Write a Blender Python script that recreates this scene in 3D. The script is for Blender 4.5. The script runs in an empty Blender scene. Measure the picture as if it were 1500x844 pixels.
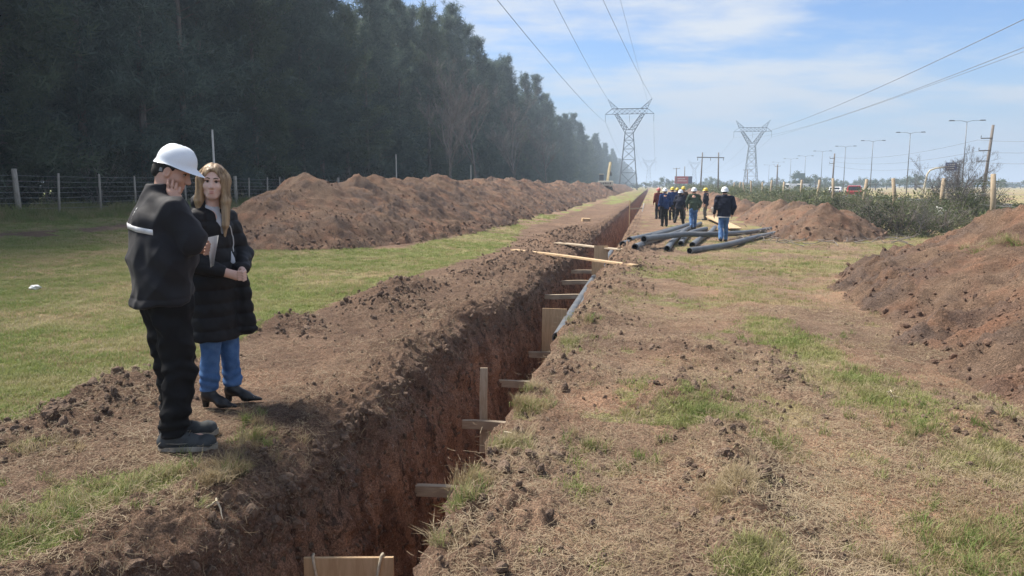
import bpy, math, random
import numpy as np
from mathutils import Vector, Matrix

# ------------------------------------------------------------------ camera, sky, sun, exposure
scene = bpy.context.scene
R = math.radians
CAM_Z = 1.6
PITCH = math.atan(150 / 1100)
cam_data = bpy.data.cameras.new('camera')
cam = bpy.data.objects.new('camera', cam_data)
scene.collection.objects.link(cam)
cam.location = (0, 0, CAM_Z)
cam.rotation_euler = (math.pi / 2 - PITCH, 0, 0)
cam_data.sensor_width = 36
cam_data.lens = 36 * 1100 / 1500
cam_data.clip_start = 0.05
cam_data.clip_end = 9000
scene.camera = cam

SUN_EL, SUN_AZ = R(54), R(-62)        # azimuth from +Y, positive towards +X: sun stands left, a little ahead, beyond the wood
world = bpy.data.worlds.new('World')
scene.world = world
world.use_nodes = True
wn, wl_ = world.node_tree.nodes, world.node_tree.links
wn.clear()
w_out = wn.new('ShaderNodeOutputWorld')
w_bg = wn.new('ShaderNodeBackground')
w_bg.inputs['Strength'].default_value = 0.105
w_sky = wn.new('ShaderNodeTexSky')
w_sky.sky_type = 'NISHITA'
w_sky.sun_disc = False
w_sky.sun_elevation = SUN_EL
w_sky.sun_rotation = SUN_AZ
w_sky.altitude = 20
w_sky.air_density = 1.0
w_sky.dust_density = 0.6
w_sky.ozone_density = 2.5
w_tc = wn.new('ShaderNodeTexCoord')
w_sep = wn.new('ShaderNodeSeparateXYZ')
wl_.new(w_tc.outputs['Generated'], w_sep.inputs[0])
def wmath(op, a, b=None, clamp=False):
    n = wn.new('ShaderNodeMath'); n.operation = op; n.use_clamp = clamp
    for i, v in enumerate((a, b)):
        if v is None: continue
        if isinstance(v, (int, float)): n.inputs[i].default_value = v
        else: wl_.new(v, n.inputs[i])
    return n.outputs[0]
w_den = wmath('ADD', wmath('MAXIMUM', w_sep.outputs['Z'], 0.0), 0.11)
w_cx = wmath('DIVIDE', w_sep.outputs['X'], w_den)
w_cy = wmath('DIVIDE', w_sep.outputs['Y'], w_den)
w_comb = wn.new('ShaderNodeCombineXYZ')
wl_.new(w_cx, w_comb.inputs[0]); wl_.new(w_cy, w_comb.inputs[1])
def wnoise(scale, detail, rough, off, sx=1.0, sy=1.0):
    m = wn.new('ShaderNodeMapping'); m.inputs['Scale'].default_value = (sx, sy, 1); m.inputs['Location'].default_value = off
    wl_.new(w_comb.outputs[0], m.inputs[0])
    n = wn.new('ShaderNodeTexNoise'); n.inputs['Scale'].default_value = scale
    n.inputs['Detail'].default_value = detail; n.inputs['Roughness'].default_value = rough
    wl_.new(m.outputs[0], n.inputs['Vector'])
    return n.outputs['Fac']
def wramp(fac, p0, p1, v0=0.0, v1=1.0):
    n = wn.new('ShaderNodeMapRange'); n.interpolation_type = 'SMOOTHSTEP'
    n.inputs[1].default_value = p0; n.inputs[2].default_value = p1; n.inputs[3].default_value = v0; n.inputs[4].default_value = v1
    wl_.new(fac, n.inputs[0]); return n.outputs[0]
w_n1 = wnoise(0.55, 9, 0.56, (5.3, 1.7, 0), 1.0, 1.0)
w_n2 = wnoise(1.9, 8, 0.6, (3.1, 8.4, 0), 0.8, 1.25)
w_mask = wmath('MULTIPLY', wramp(wmath('ADD', wmath('MULTIPLY', w_n1, 0.62), wmath('MULTIPLY', w_n2, 0.38)), 0.415, 0.59), 0.9)
w_mix = wn.new('ShaderNodeMix'); w_mix.data_type = 'RGBA'
wl_.new(w_mask, w_mix.inputs['Factor'])
w_tint = wn.new('ShaderNodeMix'); w_tint.data_type = 'RGBA'; w_tint.blend_type = 'MULTIPLY'
w_tint.inputs['Factor'].default_value = 1.0
wl_.new(w_sky.outputs[0], w_tint.inputs['A']); w_tint.inputs['B'].default_value = (0.41, 0.475, 0.575, 1)
wl_.new(w_tint.outputs['Result'], w_mix.inputs['A'])
w_mix.inputs['B'].default_value = (2.75, 2.9, 3.1, 1)
w_hz = wn.new('ShaderNodeMix'); w_hz.data_type = 'RGBA'
wl_.new(wramp(w_sep.outputs['Z'], 0.0, 0.20, 0.9, 0.0), w_hz.inputs['Factor'])
wl_.new(w_mix.outputs['Result'], w_hz.inputs['A']); w_hz.inputs['B'].default_value = (1.5, 1.9, 2.45, 1)
wl_.new(w_hz.outputs['Result'], w_bg.inputs['Color'])
wl_.new(w_bg.outputs[0], w_out.inputs[0])

sun_data = bpy.data.lights.new('sun', 'SUN')
sun_data.energy = 3.6
sun_data.angle = R(18)
sun_data.color = (1.0, 0.93, 0.83)
sun = bpy.data.objects.new('sun', sun_data)
scene.collection.objects.link(sun)
_sd = Vector((math.sin(SUN_AZ) * math.cos(SUN_EL), math.cos(SUN_AZ) * math.cos(SUN_EL), math.sin(SUN_EL)))
sun.rotation_euler = (-_sd).to_track_quat('-Z', 'Y').to_euler()

vs = scene.view_settings
scene.display_settings.display_device = 'sRGB'
vs.view_transform = 'Standard'; vs.look = 'None'; vs.gamma = 1.0; vs.use_curve_mapping = False
vs.exposure = 1.44
scene.render.engine = 'CYCLES'
cy = scene.cycles
cy.use_denoising = True
cy.max_bounces = 6; cy.diffuse_bounces = 3; cy.glossy_bounces = 2; cy.transmission_bounces = 3; cy.transparent_max_bounces = 8
cy.volume_bounces = 0
cy.caustics_reflective = False; cy.caustics_refractive = False
cy.sample_clamp_indirect = 4.0

# ------------------------------------------------------------------ helpers
COL = scene.collection
rng = np.random.default_rng(7)
random.seed(7)

def smooth(a, b, x):
    t = np.clip((np.asarray(x, float) - a) / (b - a), 0, 1)
    return t * t * (3 - 2 * t)

def _h(ix, iy, iz, seed):
    h = (ix.astype(np.int64) * 374761393 + iy.astype(np.int64) * 668265263 + iz.astype(np.int64) * 2147483647 + seed * 974711) & 0xffffffff
    h = ((h ^ (h >> 13)) * 1274126177) & 0xffffffff
    h = ((h ^ (h >> 16)) * 2246822519) & 0xffffffff
    return ((h ^ (h >> 15)) & 0xffffff) / float(0xffffff)

def noise2(x, y, seed=0):
    """gradient noise, about -0.7..0.7"""
    x = np.asarray(x, float); y = np.asarray(y, float); x, y = np.broadcast_arrays(x, y)
    ix, iy = np.floor(x), np.floor(y); fx, fy = x - ix, y - iy
    ux, uy = fx ** 3 * (fx * (fx * 6 - 15) + 10), fy ** 3 * (fy * (fy * 6 - 15) + 10)
    z = np.zeros_like(ix)
    def g(dx, dy):
        a = _h(ix + dx, iy + dy, z, seed) * 2 * np.pi
        return np.cos(a) * (fx - dx) + np.sin(a) * (fy - dy)
    return (g(0, 0) * (1 - ux) + g(1, 0) * ux) * (1 - uy) + (g(0, 1) * (1 - ux) + g(1, 1) * ux) * uy

def noise3(x, y, z, seed=0):
    """value noise, -1..1"""
    x, y, z = np.broadcast_arrays(np.asarray(x, float), np.asarray(y, float), np.asarray(z, float))
    ix, iy, iz = np.floor(x), np.floor(y), np.floor(z); fx, fy, fz = x - ix, y - iy, z - iz
    u, v, w = (f * f * (3 - 2 * f) for f in (fx, fy, fz))
    def c(a, b, d): return _h(ix + a, iy + b, iz + d, seed)
    r0 = (c(0,0,0)*(1-u)+c(1,0,0)*u)*(1-v)+(c(0,1,0)*(1-u)+c(1,1,0)*u)*v
    r1 = (c(0,0,1)*(1-u)+c(1,0,1)*u)*(1-v)+(c(0,1,1)*(1-u)+c(1,1,1)*u)*v
    return (r0 * (1 - w) + r1 * w) * 2 - 1

def fbm(x, y, octs=4, seed=0, gain=0.5):
    r = 0; a = 1.0; f = 1.0
    for o in range(octs):
        r = r + a * noise2(x * f, y * f, seed + o * 17); a *= gain; f *= 2.03
    return r

# trench frame: s along the trench, w across it to the right; the camera stands at s = w = 0
TD = (math.sin(R(10.43)), math.cos(R(10.43)))
def to_xy(s, w): return TD[1] * w + TD[0] * s, -TD[0] * w + TD[1] * s
def to_sw(x, y): return TD[0] * x + TD[1] * y, TD[1] * x - TD[0] * y

def pix_dir(px, py):
    u, v = (px - 750) / 1100, (422 - py) / 1100
    return u, math.cos(PITCH) + v * math.sin(PITCH), -math.sin(PITCH) + v * math.cos(PITCH)
def pix_at_depth(px, py, y):
    d = pix_dir(px, py); t = y / d[1]
    return Vector((d[0] * t, y, CAM_Z + d[2] * t))

def mesh_np(name, verts, faces, smooth_=True, attrs=None):
    """verts (N,3); faces: list of (M,k) int arrays"""
    if isinstance(faces, np.ndarray): faces = [faces]
    me = bpy.data.meshes.new(name)
    verts = np.ascontiguousarray(verts, dtype=np.float32)
    me.vertices.add(len(verts)); me.vertices.foreach_set('co', verts.ravel())
    faces = [f for f in faces if len(f)]
    if faces:
        loops = np.concatenate([f.ravel() for f in faces]).astype(np.int32)
        tot = np.concatenate([np.full(len(f), f.shape[1], np.int32) for f in faces])
        start = np.concatenate([[0], np.cumsum(tot)[:-1]]).astype(np.int32)
        me.loops.add(len(loops)); me.polygons.add(len(tot))
        me.loops.foreach_set('vertex_index', loops)
        me.polygons.foreach_set('loop_start', start)
        me.polygons.foreach_set('use_smooth', np.full(len(tot), smooth_, dtype=bool))
    if attrs:
        for k, v in attrs.items():
            v = np.asarray(v)
            if v.ndim == 1:
                a = me.attributes.new(k, 'FLOAT', 'POINT'); a.data.foreach_set('value', v.astype(np.float32))
            else:
                a = me.attributes.new(k, 'FLOAT_VECTOR', 'POINT'); a.data.foreach_set('vector', v.astype(np.float32).ravel())
    me.update(calc_edges=True)
    return me

def link(name, me, mat=None, parent=None, **props):
    o = bpy.data.objects.new(name, me)
    COL.objects.link(o)
    if mat is not None and me is not None:
        if not len(me.materials): me.materials.append(mat)
    if parent is not None: o.parent = parent
    for k, v in props.items(): o[k] = v
    return o
def empty(name, loc=(0, 0, 0), rz=0.0, **props):
    o = bpy.data.objects.new(name, None); COL.objects.link(o)
    o.empty_display_size = 0.1
    o.location = loc; o.rotation_euler = (0, 0, rz)
    for k, v in props.items(): o[k] = v
    return o
def copy_tree(o, parent=None):
    c = o.copy(); COL.objects.link(c)
    if parent is not None: c.parent = parent
    for ch in list(o.children): copy_tree(ch, c)
    return c

class MB:
    """collects simple shapes into one mesh"""
    def __init__(self): self.v = []; self.f = []; self.n = 0
    def add(self, v, f):
        self.v.append(np.asarray(v, float)); self.f += [tuple(int(i) + self.n for i in q) for q in f]; self.n += len(v); return self
    def box(self, c, size, rot=None, taper=None):
        sx, sy, sz = (q / 2 for q in size)
        v = np.array([(x, y, z) for x in (-sx, sx) for y in (-sy, sy) for z in (-sz, sz)])
        if taper: v[v[:, 2] > 0, :2] *= taper
        if rot is not None: v = v @ np.array(rot).T
        v = v + np.array(c)
        return self.add(v, [(0,1,3,2), (4,6,7,5), (0,4,5,1), (2,3,7,6), (0,2,6,4), (1,5,7,3)])
    def beam(self, a, b, wx, wz, up=(0, 0, 1)):
        a, b = Vector(a), Vector(b); d = (b - a); L = d.length; d.normalize()
        s = d.cross(Vector(up))
        if s.length < 1e-4: s = d.cross(Vector((1, 0, 0)))
        s.normalize(); u = s.cross(d)
        m = np.array([list(s), list(d), list(u)]).T
        return self.box((a + b) / 2, (wx, L, wz), m)
    def tube(self, pts, rads, n=8, cap=True):
        pts = [Vector(p) for p in pts]
        if not hasattr(rads, '__len__'): rads = [rads] * len(pts)
        V, F = [], []
        prev = None
        for i, p in enumerate(pts):
            d = (pts[min(i + 1, len(pts) - 1)] - pts[max(i - 1, 0)]).normalized()
            if prev is None:
                s = d.cross(Vector((0.31, 0.2, 0.93)))
                if s.length < 0.1: s = d.cross(Vector((1, 0, 0)))
            else: s = prev - d * prev.dot(d)
            s.normalize(); prev = s; t = d.cross(s)
            for k in range(n):
                a = 2 * math.pi * k / n
                V.append(p + (s * math.cos(a) + t * math.sin(a)) * rads[i])
        for i in range(len(pts) - 1):
            for k in range(n):
                F.append((i * n + k, i * n + (k + 1) % n, (i + 1) * n + (k + 1) % n, (i + 1) * n + k))
        if cap:
            F.append(tuple(range(n - 1, -1, -1))); F.append(tuple((len(pts) - 1) * n + k for k in range(n)))
        return self.add([tuple(v) for v in V], F)
    def mesh(self, name, smooth_=False):
        me = bpy.data.meshes.new(name)
        me.from_pydata(np.concatenate(self.v).tolist(), [], self.f)
        if smooth_: me.polygons.foreach_set('use_smooth', np.ones(len(me.polygons), bool))
        me.update(); return me
    def build(self, name, mat, parent=None, smooth_=False, **props):
        return link(name, self.mesh(name, smooth_), mat, parent, **props)

# ------------------------------------------------------------------ materials
MATS = {}
class NT:
    def __init__(self, name):
        self.m = bpy.data.materials.new(name); self.m.use_nodes = True
        self.t = self.m.node_tree; self.n = self.t.nodes; self.l = self.t.links
        self.b = self.n['Principled BSDF']
    def _s(self, sock, v):
        if isinstance(v, (int, float)): sock.default_value = v
        elif isinstance(v, tuple):
            sock.default_value = v if len(v) == len(sock.default_value) else tuple(v) + (1,)
        else: self.l.new(v, sock)
    def coord(self, kind='Object'):
        return self.n.new('ShaderNodeTexCoord').outputs[kind]
    def pos(self): return self.n.new('ShaderNodeNewGeometry').outputs['Position']
    def attr(self, name, out='Fac'):
        a = self.n.new('ShaderNodeAttribute'); a.attribute_name = name; return a.outputs[out]
    def rand(self): return self.n.new('ShaderNodeObjectInfo').outputs['Random']
    def noise(self, vec, scale, detail=4, rough=0.55, sc=(1, 1, 1), out='Fac', dist=0.0):
        if sc != (1, 1, 1):
            mp = self.n.new('ShaderNodeMapping'); mp.inputs['Scale'].default_value = sc; self.l.new(vec, mp.inputs[0]); vec = mp.outputs[0]
        n = self.n.new('ShaderNodeTexNoise'); self._s(n.inputs['Scale'], scale); n.inputs['Detail'].default_value = detail
        n.inputs['Roughness'].default_value = rough; n.inputs['Distortion'].default_value = dist
        self.l.new(vec, n.inputs['Vector']); return n.outputs[out]
    def voro(self, vec, scale, feature='F1', out='Distance'):
        n = self.n.new('ShaderNodeTexVoronoi'); n.feature = feature; n.inputs['Scale'].default_value = scale
        self.l.new(vec, n.inputs['Vector']); return n.outputs[out]
    def ramp(self, f, a, b, lo=0.0, hi=1.0):
        n = self.n.new('ShaderNodeMapRange'); n.interpolation_type = 'SMOOTHSTEP'
        for i, v in enumerate((a, b, lo, hi)): n.inputs[i + 1].default_value = v
        self._s(n.inputs[0], f); return n.outputs[0]
    def math(self, op, a, b=0.0, clamp=False):
        n = self.n.new('ShaderNodeMath'); n.operation = op; n.use_clamp = clamp
        self._s(n.inputs[0], a); self._s(n.inputs[1], b); return n.outputs[0]
    def mix(self, f, a, b, mode='MIX'):
        n = self.n.new('ShaderNodeMix'); n.data_type = 'RGBA'; n.blend_type = mode
        self._s(n.inputs['Factor'], f); self._s(n.inputs['A'], a); self._s(n.inputs['B'], b); return n.outputs['Result']
    def bump(self, h, strength=0.5, dist=0.02):
        n = self.n.new('ShaderNodeBump'); n.inputs['Strength'].default_value = strength; n.inputs['Distance'].default_value = dist
        self.l.new(h, n.inputs['Height']); self.l.new(n.outputs[0], self.b.inputs['Normal'])
    def fin(self, col=None, rough=0.8, spec=0.3, metal=0.0):
        if col is not None: self._s(self.b.inputs['Base Color'], col)
        self._s(self.b.inputs['Roughness'], rough); self.b.inputs['Specular IOR Level'].default_value = spec
        self.b.inputs['Metallic'].default_value = metal
        return self.m

def plain(name, col, rough=0.6, var=0.15, scale=6.0, spec=0.3, metal=0.0, bump=0.0, bscale=60.0):
    t = NT(name); c = t.coord()
    n = t.noise(c, scale, 5, 0.6)
    lo = tuple(q * (1 - var) for q in col); hi = tuple(min(1, q * (1 + var)) for q in col)
    if bump: t.bump(t.noise(c, bscale, 4), bump, 0.004)
    return t.fin(t.mix(t.ramp(n, 0.3, 0.7), lo, hi), rough, spec, metal)

def wood(name, lo, hi, axis=(1, 1, 12)):
    t = NT(name); c = t.coord()
    g = t.noise(c, 5, 6, 0.65, axis, dist=0.6); k = t.noise(c, 2.2, 3, 0.5)
    col = t.mix(t.ramp(g, 0.3, 0.7), lo, hi)
    col = t.mix(t.ramp(k, 0.52, 0.75, 0, 0.5), col, tuple(q * 0.5 for q in lo))
    col = t.mix(t.math('MULTIPLY', t.rand(), 0.35), col, tuple(q * 0.72 for q in hi))
    t.bump(g, 0.4, 0.003)
    return t.fin(col, 0.75, 0.2)
# ------------------------------------------------------------------ ground, with the trench cut into it
FLOOR = -1.75
def rim_left(s):
    s = np.asarray(s, float)
    near = 0.4 + 0.6 * smooth(30, 12, s)
    return -2.12 - 0.10 * near * smooth(5.0, 7.5, s) * smooth(11, 8.5, s) * 2 + near * (0.16 * noise2(s * 0.8, 3.3, 5) + 0.09 * noise2(s * 2.3, 1.3, 6)) + 0.05 * noise2(s * 0.35, 9.1, 8) - 0.25 * smooth(3.4, 2.4, s)
def rim_right(s):
    s = np.asarray(s, float)
    near = 0.4 + 0.6 * smooth(30, 12, s)
    return -0.92 + near * (0.11 * noise2(s * 1.1, 7.3, 15) + 0.08 * noise2(s * 3.1, 2.3, 16) + 0.03 * noise2(s * 7.1, 2.3, 18)) + 0.06 * noise2(s * 0.35, 4.1, 19)

RIDGES = [  # (s, w, along, across, height)
    (4.0, 0.50, 0.95, 0.20, 0.13), (5.6, 0.22, 0.4, 0.3, 0.10), (3.6, -0.55, 0.6, 0.22, 0.06), (6.2, -0.55, 0.35, 0.22, 0.07), (8.9, -0.62, 0.5, 0.25, 0.09),
    (10.2, -3.55, 1.3, 0.42, 0.24), (8.8, -3.2, 0.7, 0.30, 0.08), (5.1, -4.0, 0.55, 0.28, 0.09), (4.3, -3.9, 0.5, 0.25, 0.05), (7.6, -4.0, 0.4, 0.3, 0.13),
    (13.5, -3.0, 1.2, 0.35, 0.12), (17, -3.0, 1.8, 0.4, 0.15), (12, -0.45, 1.0, 0.3, 0.10), (16, -0.4, 1.6, 0.35, 0.14), (22, -0.4, 3, 0.4, 0.2), (27, -3.1, 6, 0.5, 0.2),
    (7.2, 0.45, 0.5, 0.35, 0.05), (6.6, 1.0, 0.9, 0.25, 0.05), (5.4, 2.2, 0.5, 0.3, 0.06)]
def G(s, w):
    s = np.asarray(s, float); w = np.asarray(w, float); s, w = np.broadcast_arrays(s, w)
    z = 0.30 * smooth(-11, -24, w)
    z = z - 0.27 * smooth(9, 24, s) * smooth(-9, -3, w) * (1 - 0.6 * smooth(60, 150, s))
    z = z + 0.05 * noise2(s * 0.25, w * 0.25, 31) * smooth(3, 8, np.hypot(s, w) + 2) + 0.018 * noise2(s * 1.1, w * 1.1, 32)
    for (a, b, la, lb, h) in RIDGES:
        d = ((s - a) / la) ** 2 + ((w - b) / lb) ** 2
        z = z + h * np.exp(-d) * (1 + 0.5 * noise2(s * 3, w * 3, 40))
    # wheel ruts by the wood fence and on the right-hand track
    rut = np.exp(-((w + 19.6 + 0.3 * np.sin(s * 0.21)) / 0.35) ** 2) + np.exp(-((w + 17.9 + 0.3 * np.sin(s * 0.21 + 1)) / 0.3) ** 2)
    z = z - 0.09 * rut * (1 + 0.8 * noise2(s * 0.7, w, 33))
    tr = np.exp(-((w - 0.95 - 0.15 * np.sin(s * 0.4)) / 0.28) ** 2) + np.exp(-((w - 2.65 - 0.15 * np.sin(s * 0.4)) / 0.3) ** 2)
    z = z - 0.035 * tr * smooth(2, 4, s) * smooth(40, 20, s)
    return z
def Gxy(x, y): s, w = to_sw(x, y); return float(G(s, w))
def on_ground(px, py, n=6):
    """the ground point behind a pixel of the photograph"""
    d = pix_dir(px, py); z = 0.0
    for _ in range(n):
        t = (z - CAM_Z) / d[2]; z = Gxy(d[0] * t, d[1] * t)
    return Vector((d[0] * t, d[1] * t, z))

def blobs(s, w, lst, seed):
    """patches given as (px, py, metres along the view, metres across, strength)"""
    r = np.zeros(np.broadcast(s, w).shape); jig = 0.72 + 0.9 * noise2(s * 2.2, w * 2.2, seed) + 0.6 * noise2(s * 6, w * 6, seed + 1)
    for (px, py, la, lb, k) in lst:
        p = on_ground(px, py, 3); a, b = to_sw(p.x, p.y)
        r = np.maximum(r, k * np.exp(-(((s - a) / la) ** 2 + ((w - b) / lb) ** 2) * jig.clip(0.25)))
    return r
GREEN = [(1020, 607, .28, .34, 1.0), (1120, 480, 1.1, .25, .8), (1180, 512, .9, .28, .95), (1240, 560, .5, .3, .9), (1290, 585, .45, .3, .85), (1340, 615, .3, .28, .7),
         (1450, 680, .35, .32, 1.0), (1395, 600, .3, .5, .6), (1470, 800, .3, .35, 1.0), (1420, 835, .16, .25, .9), (1105, 820, .14, .16, .9), (940, 560, .3, .2, .5), (860, 660, .14, .16, .4), (1130, 655, .25, .3, .45),
         (1080, 385, 1.6, .8, .9), (1190, 388, 1.6, .9, .9), (1100, 432, .9, .5, .6), (1010, 378, 1.2, .6, .5), (1230, 350, 3, 1.0, .6), (925, 440, .7, .3, .45), (945, 400, 1.2, .35, .5),
         (100, 745, .22, .22, .8), (190, 715, .2, .2, .8), (240, 700, .15, .15, .7), (40, 790, .2, .2, .7), (370, 640, .25, .12, .55), (350, 690, .16, .14, .5), (60, 660, .2, .25, .35),
         (770, 600, .3, .12, .6), (745, 650, .2, .12, .6), (690, 720, .15, .1, .5), (835, 505, .4, .15, .5), (1440, 470, .3, .4, .4), (1300, 460, .8, .3, .5), (1490, 560, .5, .3, .6)]
CLAY = [(1400, 740, .5, .6, .9), (1430, 555, .5, .8, .7), (1240, 430, 1.2, .7, .8), (1200, 660, .5, .4, .6), (700, 620, .3, .3, .4), (880, 590, .35, .35, .9), (1000, 700, .3, .3, .5), (820, 780, .2, .3, .35), (360, 560, .3, .3, .5), (470, 520, .6, .3, .4), (1130, 760, .3, .3, .4), (1050, 430, 2, .5, .5)]
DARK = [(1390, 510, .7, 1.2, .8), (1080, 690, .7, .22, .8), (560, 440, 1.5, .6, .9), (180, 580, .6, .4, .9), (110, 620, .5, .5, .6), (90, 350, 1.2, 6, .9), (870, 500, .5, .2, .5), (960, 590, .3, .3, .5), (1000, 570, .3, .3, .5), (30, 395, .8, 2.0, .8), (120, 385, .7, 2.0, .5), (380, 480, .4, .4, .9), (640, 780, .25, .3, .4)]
def lawn_edge(s): return -4.15 - 0.9 * smooth(18, 34, np.asarray(s, float)) + 0.30 * noise2(s * 0.45, 0.5, 51) + 0.16 * noise2(s * 1.7, 0.5, 52)
def masks(s, w):
    s, w = np.broadcast_arrays(np.asarray(s, float), np.asarray(w, float))
    n1 = fbm(s * 0.6, w * 0.6, 4, 61); n2 = fbm(s * 2.5, w * 2.5, 3, 62)
    le = lawn_edge(s)
    lawn = smooth(0.28, -0.28, w - le + 0.25 * n2)
    lawn = lawn * (0.78 + 0.3 * np.clip(n1, -1, 1)) * (1 - smooth(20, 34, s) * smooth(-12, -5, w) * np.clip(0.45 - 0.9 * n1, 0, 0.95))
    heap = smooth(-6.2, -7.0, w + 0.4 * n1) * smooth(-14.5, -13.5, w) * smooth(18.0, 20.0, s + n1)
    lawn = lawn * (1 - heap)
    rut = np.exp(-((w + 18.8 + 0.3 * np.sin(s * 0.21)) / 1.2) ** 2) * smooth(0.1, 0.5, 0.45 + n1)
    lawn = lawn * (1 - 0.95 * rut)
    field = smooth(-0.2, 1.0, w) * smooth(7.5, 13, s) * (0.44 + 0.5 * n1 + 0.25 * n2)
    field = np.maximum(field, smooth(4.5, 6.5, w) * (0.55 + 0.5 * n1))
    field = np.maximum(field, smooth(45, 90, s) * (0.5 + 0.5 * n1))
    spots = smooth(0.08, 0.5, n1 + 0.6 * n2) * 0.58 * smooth(-0.9, -0.3, w) + smooth(0.42, 0.8, n1 + 0.5 * n2) * 0.4 * smooth(-2.1, -2.4, w)
    green = np.clip(np.maximum.reduce([lawn, field, blobs(s, w, GREEN, 63), spots]), 0, 1)
    clay = np.clip(blobs(s, w, CLAY, 64) + 0.35 * smooth(0.0, 0.5, noise2(s * 0.8, w * 0.8, 65)), 0, 1)
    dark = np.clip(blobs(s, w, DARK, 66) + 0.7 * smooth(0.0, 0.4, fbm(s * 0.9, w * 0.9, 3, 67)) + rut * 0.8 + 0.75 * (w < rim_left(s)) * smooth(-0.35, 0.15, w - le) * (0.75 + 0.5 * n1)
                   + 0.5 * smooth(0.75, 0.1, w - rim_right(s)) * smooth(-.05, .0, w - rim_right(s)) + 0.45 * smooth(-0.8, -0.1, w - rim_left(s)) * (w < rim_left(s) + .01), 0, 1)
    tan = np.clip(0.42 + 0.75 * noise2(s * 0.35, w * 0.35, 68) + 0.5 * n2 + 0.25 * smooth(9, 14, s) * smooth(0, 2, w), 0, 1)
    rank_grass = smooth(-20.3, -22.5, w)           # tall rank grass along the fence, greener, with less straw
    tan = tan * (1 - 0.75 * rank_grass)
    tan = np.clip(tan + 0.22 * smooth(-0.3, 0.6, w), 0, 1) * (1 - 0.55 * (w < rim_left(s)) * smooth(-0.35, 0.15, w - le))
    return green, clay, dark, tan

_rows = np.concatenate([np.linspace(-9, 1.3, 24), np.exp(np.linspace(math.log(1.45), math.log(48), 620)), np.exp(np.linspace(math.log(50), math.log(4200), 110))])
NL, NR, NW, NF, NRW = 350, 390, 64, 4, 20
gl = (np.linspace(1, 0, NL)) ** 1.8
gr = (np.linspace(0, 1, NR)) ** 1.8
S = _rows[:, None]
Ls = 14 + 1.55 * np.clip(S, 0, None); Rs = 9 + 1.15 * np.clip(S, 0, None)
RL, RR = rim_left(S), rim_right(S)
Wl = RL - gl[None, :] * Ls; Wr = RR + gr[None, :] * Rs
deep = (1 - smooth(330, 420, S)) * 1.0
def soil_relief(s, w, green):
    near = smooth(90, 25, s)
    far_ = 1 + 1.8 * smooth(12, 28, s)
    rough = (1 - 0.85 * smooth(0.25, 0.7, green)) * near
    edge = np.exp(-((w - rim_right(s)) / 0.35) ** 2) + np.exp(-((w - rim_left(s)) / 0.5) ** 2)
    rd = np.zeros_like(w)
    for (a, b, la, lb, h) in RIDGES: rd = rd + np.exp(-(((s - a) / (la * 1.3)) ** 2 + ((w - b) / (lb * 1.5)) ** 2))
    amp = 0.35 + 0.5 * smooth(0.0, 0.4, noise2(s * 0.7, w * 0.7, 71)) + 1.1 * np.clip(edge + rd, 0, 1.3) * far_ + 0.5 * smooth(-2.0, -2.3, w) * smooth(-4.6, -4.0, w)
    b = np.abs(noise2(s * 5.3, w * 5.3, 72)) * 0.055 + np.abs(noise2(s * 12, w * 12, 73)) * 0.034 + np.abs(noise2(s * 26, w * 26, 74)) * 0.018
    for (fx, fy) in ((-2.03, 4.45), (-2.05, 4.65), (-2.08, 5.25), (-2.0, 5.35)):
        a_, b_ = to_sw(fx, fy); rough = rough * (1 - .92 * np.exp(-((s - a_) ** 2 + (w - b_) ** 2) / .07))
    return rough * amp * b + 0.012 * noise2(s * 7, w * 7, 75) * near
def top_side(W):
    SS = np.broadcast_to(S, W.shape)
    g, c, d, t = masks(SS, W)
    z = G(SS, W) + soil_relief(SS, W, g)
    return SS, z, np.stack([g, c, d], -1), t
SSl, Zl, Ml, Tl = top_side(Wl)
SSr, Zr, Mr, Tr = top_side(Wr)
# crumbled lip
Zl = Zl - 0.10 * np.exp((Wl - RL) / 0.10) * (0.6 + 0.6 * noise2(SSl * 1.7, 0 * SSl, 81)) * deep
Zr = Zr - 0.08 * np.exp(-(Wr - RR) / 0.09) * (0.6 + 0.8 * noise2(SSr * 1.9, 0 * SSr, 82)) * deep
def wall(z_top, w_top, w_bot, q, seed, sgn):
    SS = np.broadcast_to(S, (len(S), len(q)))
    Q = np.broadcast_to(q[None, :], SS.shape)
    z = z_top + (FLOOR * deep - z_top * 1.0) * Q
    z = np.where(deep < 0.02, z_top, z)
    w = w_top + (w_bot - w_top) * Q ** 0.75
    fade = smooth(0.0, 0.06, Q) * smooth(80, 20, SS)
    d = 0.085 * fbm(SS * 1.9, z * 2.0, 3, seed) + 0.05 * np.abs(noise2(SS * 10, z * 2.6 + SS * 1.2, seed + 5)) + 0.05 * np.abs(noise2(SS * 9.5, z * 10.5, seed + 7)) + 0.04 * np.abs(noise2(SS * 21, z * 19, seed + 8))
    top = np.exp(-(Q / 0.22) ** 2)
    d = d + top * 0.12 * np.abs(noise2(SS * 3.7, z * 4.2, seed + 9)) * smooth(0, .05, Q)
    d = d + 0.03 * np.abs(np.sin(np.pi * (SS * 6.5 + 0.5 * noise2(SS * 1.3, z * 1.5, seed + 15)))) * smooth(0.0, 0.35, noise2(SS * 0.8, z * 0.5, seed + 16)) * smooth(.15, .35, Q)
    w = w + sgn * d * fade
    m = np.zeros(SS.shape + (3,)); m[..., 1] = 0.5 + 0.9 * noise2(SS * 0.5, z * 1.5, seed + 11); m[..., 2] = 0.55 + 0.5 * noise2(SS * 1.1, z * 1.1, seed + 12) + 0.25 * top
    return SS, w, z, np.clip(m, 0, 1)
qw = np.linspace(0, 1, NW + 1)[1:] ** 1.15; qr = 1 - np.linspace(0, 1, NRW + 1)[1:]
Swl, Wwl, Zwl, Mwl = wall(Zl[:, -1:], RL, -1.80 + 0.05 * noise2(S * .7, 1, 91), qw, 100, 1)
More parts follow.
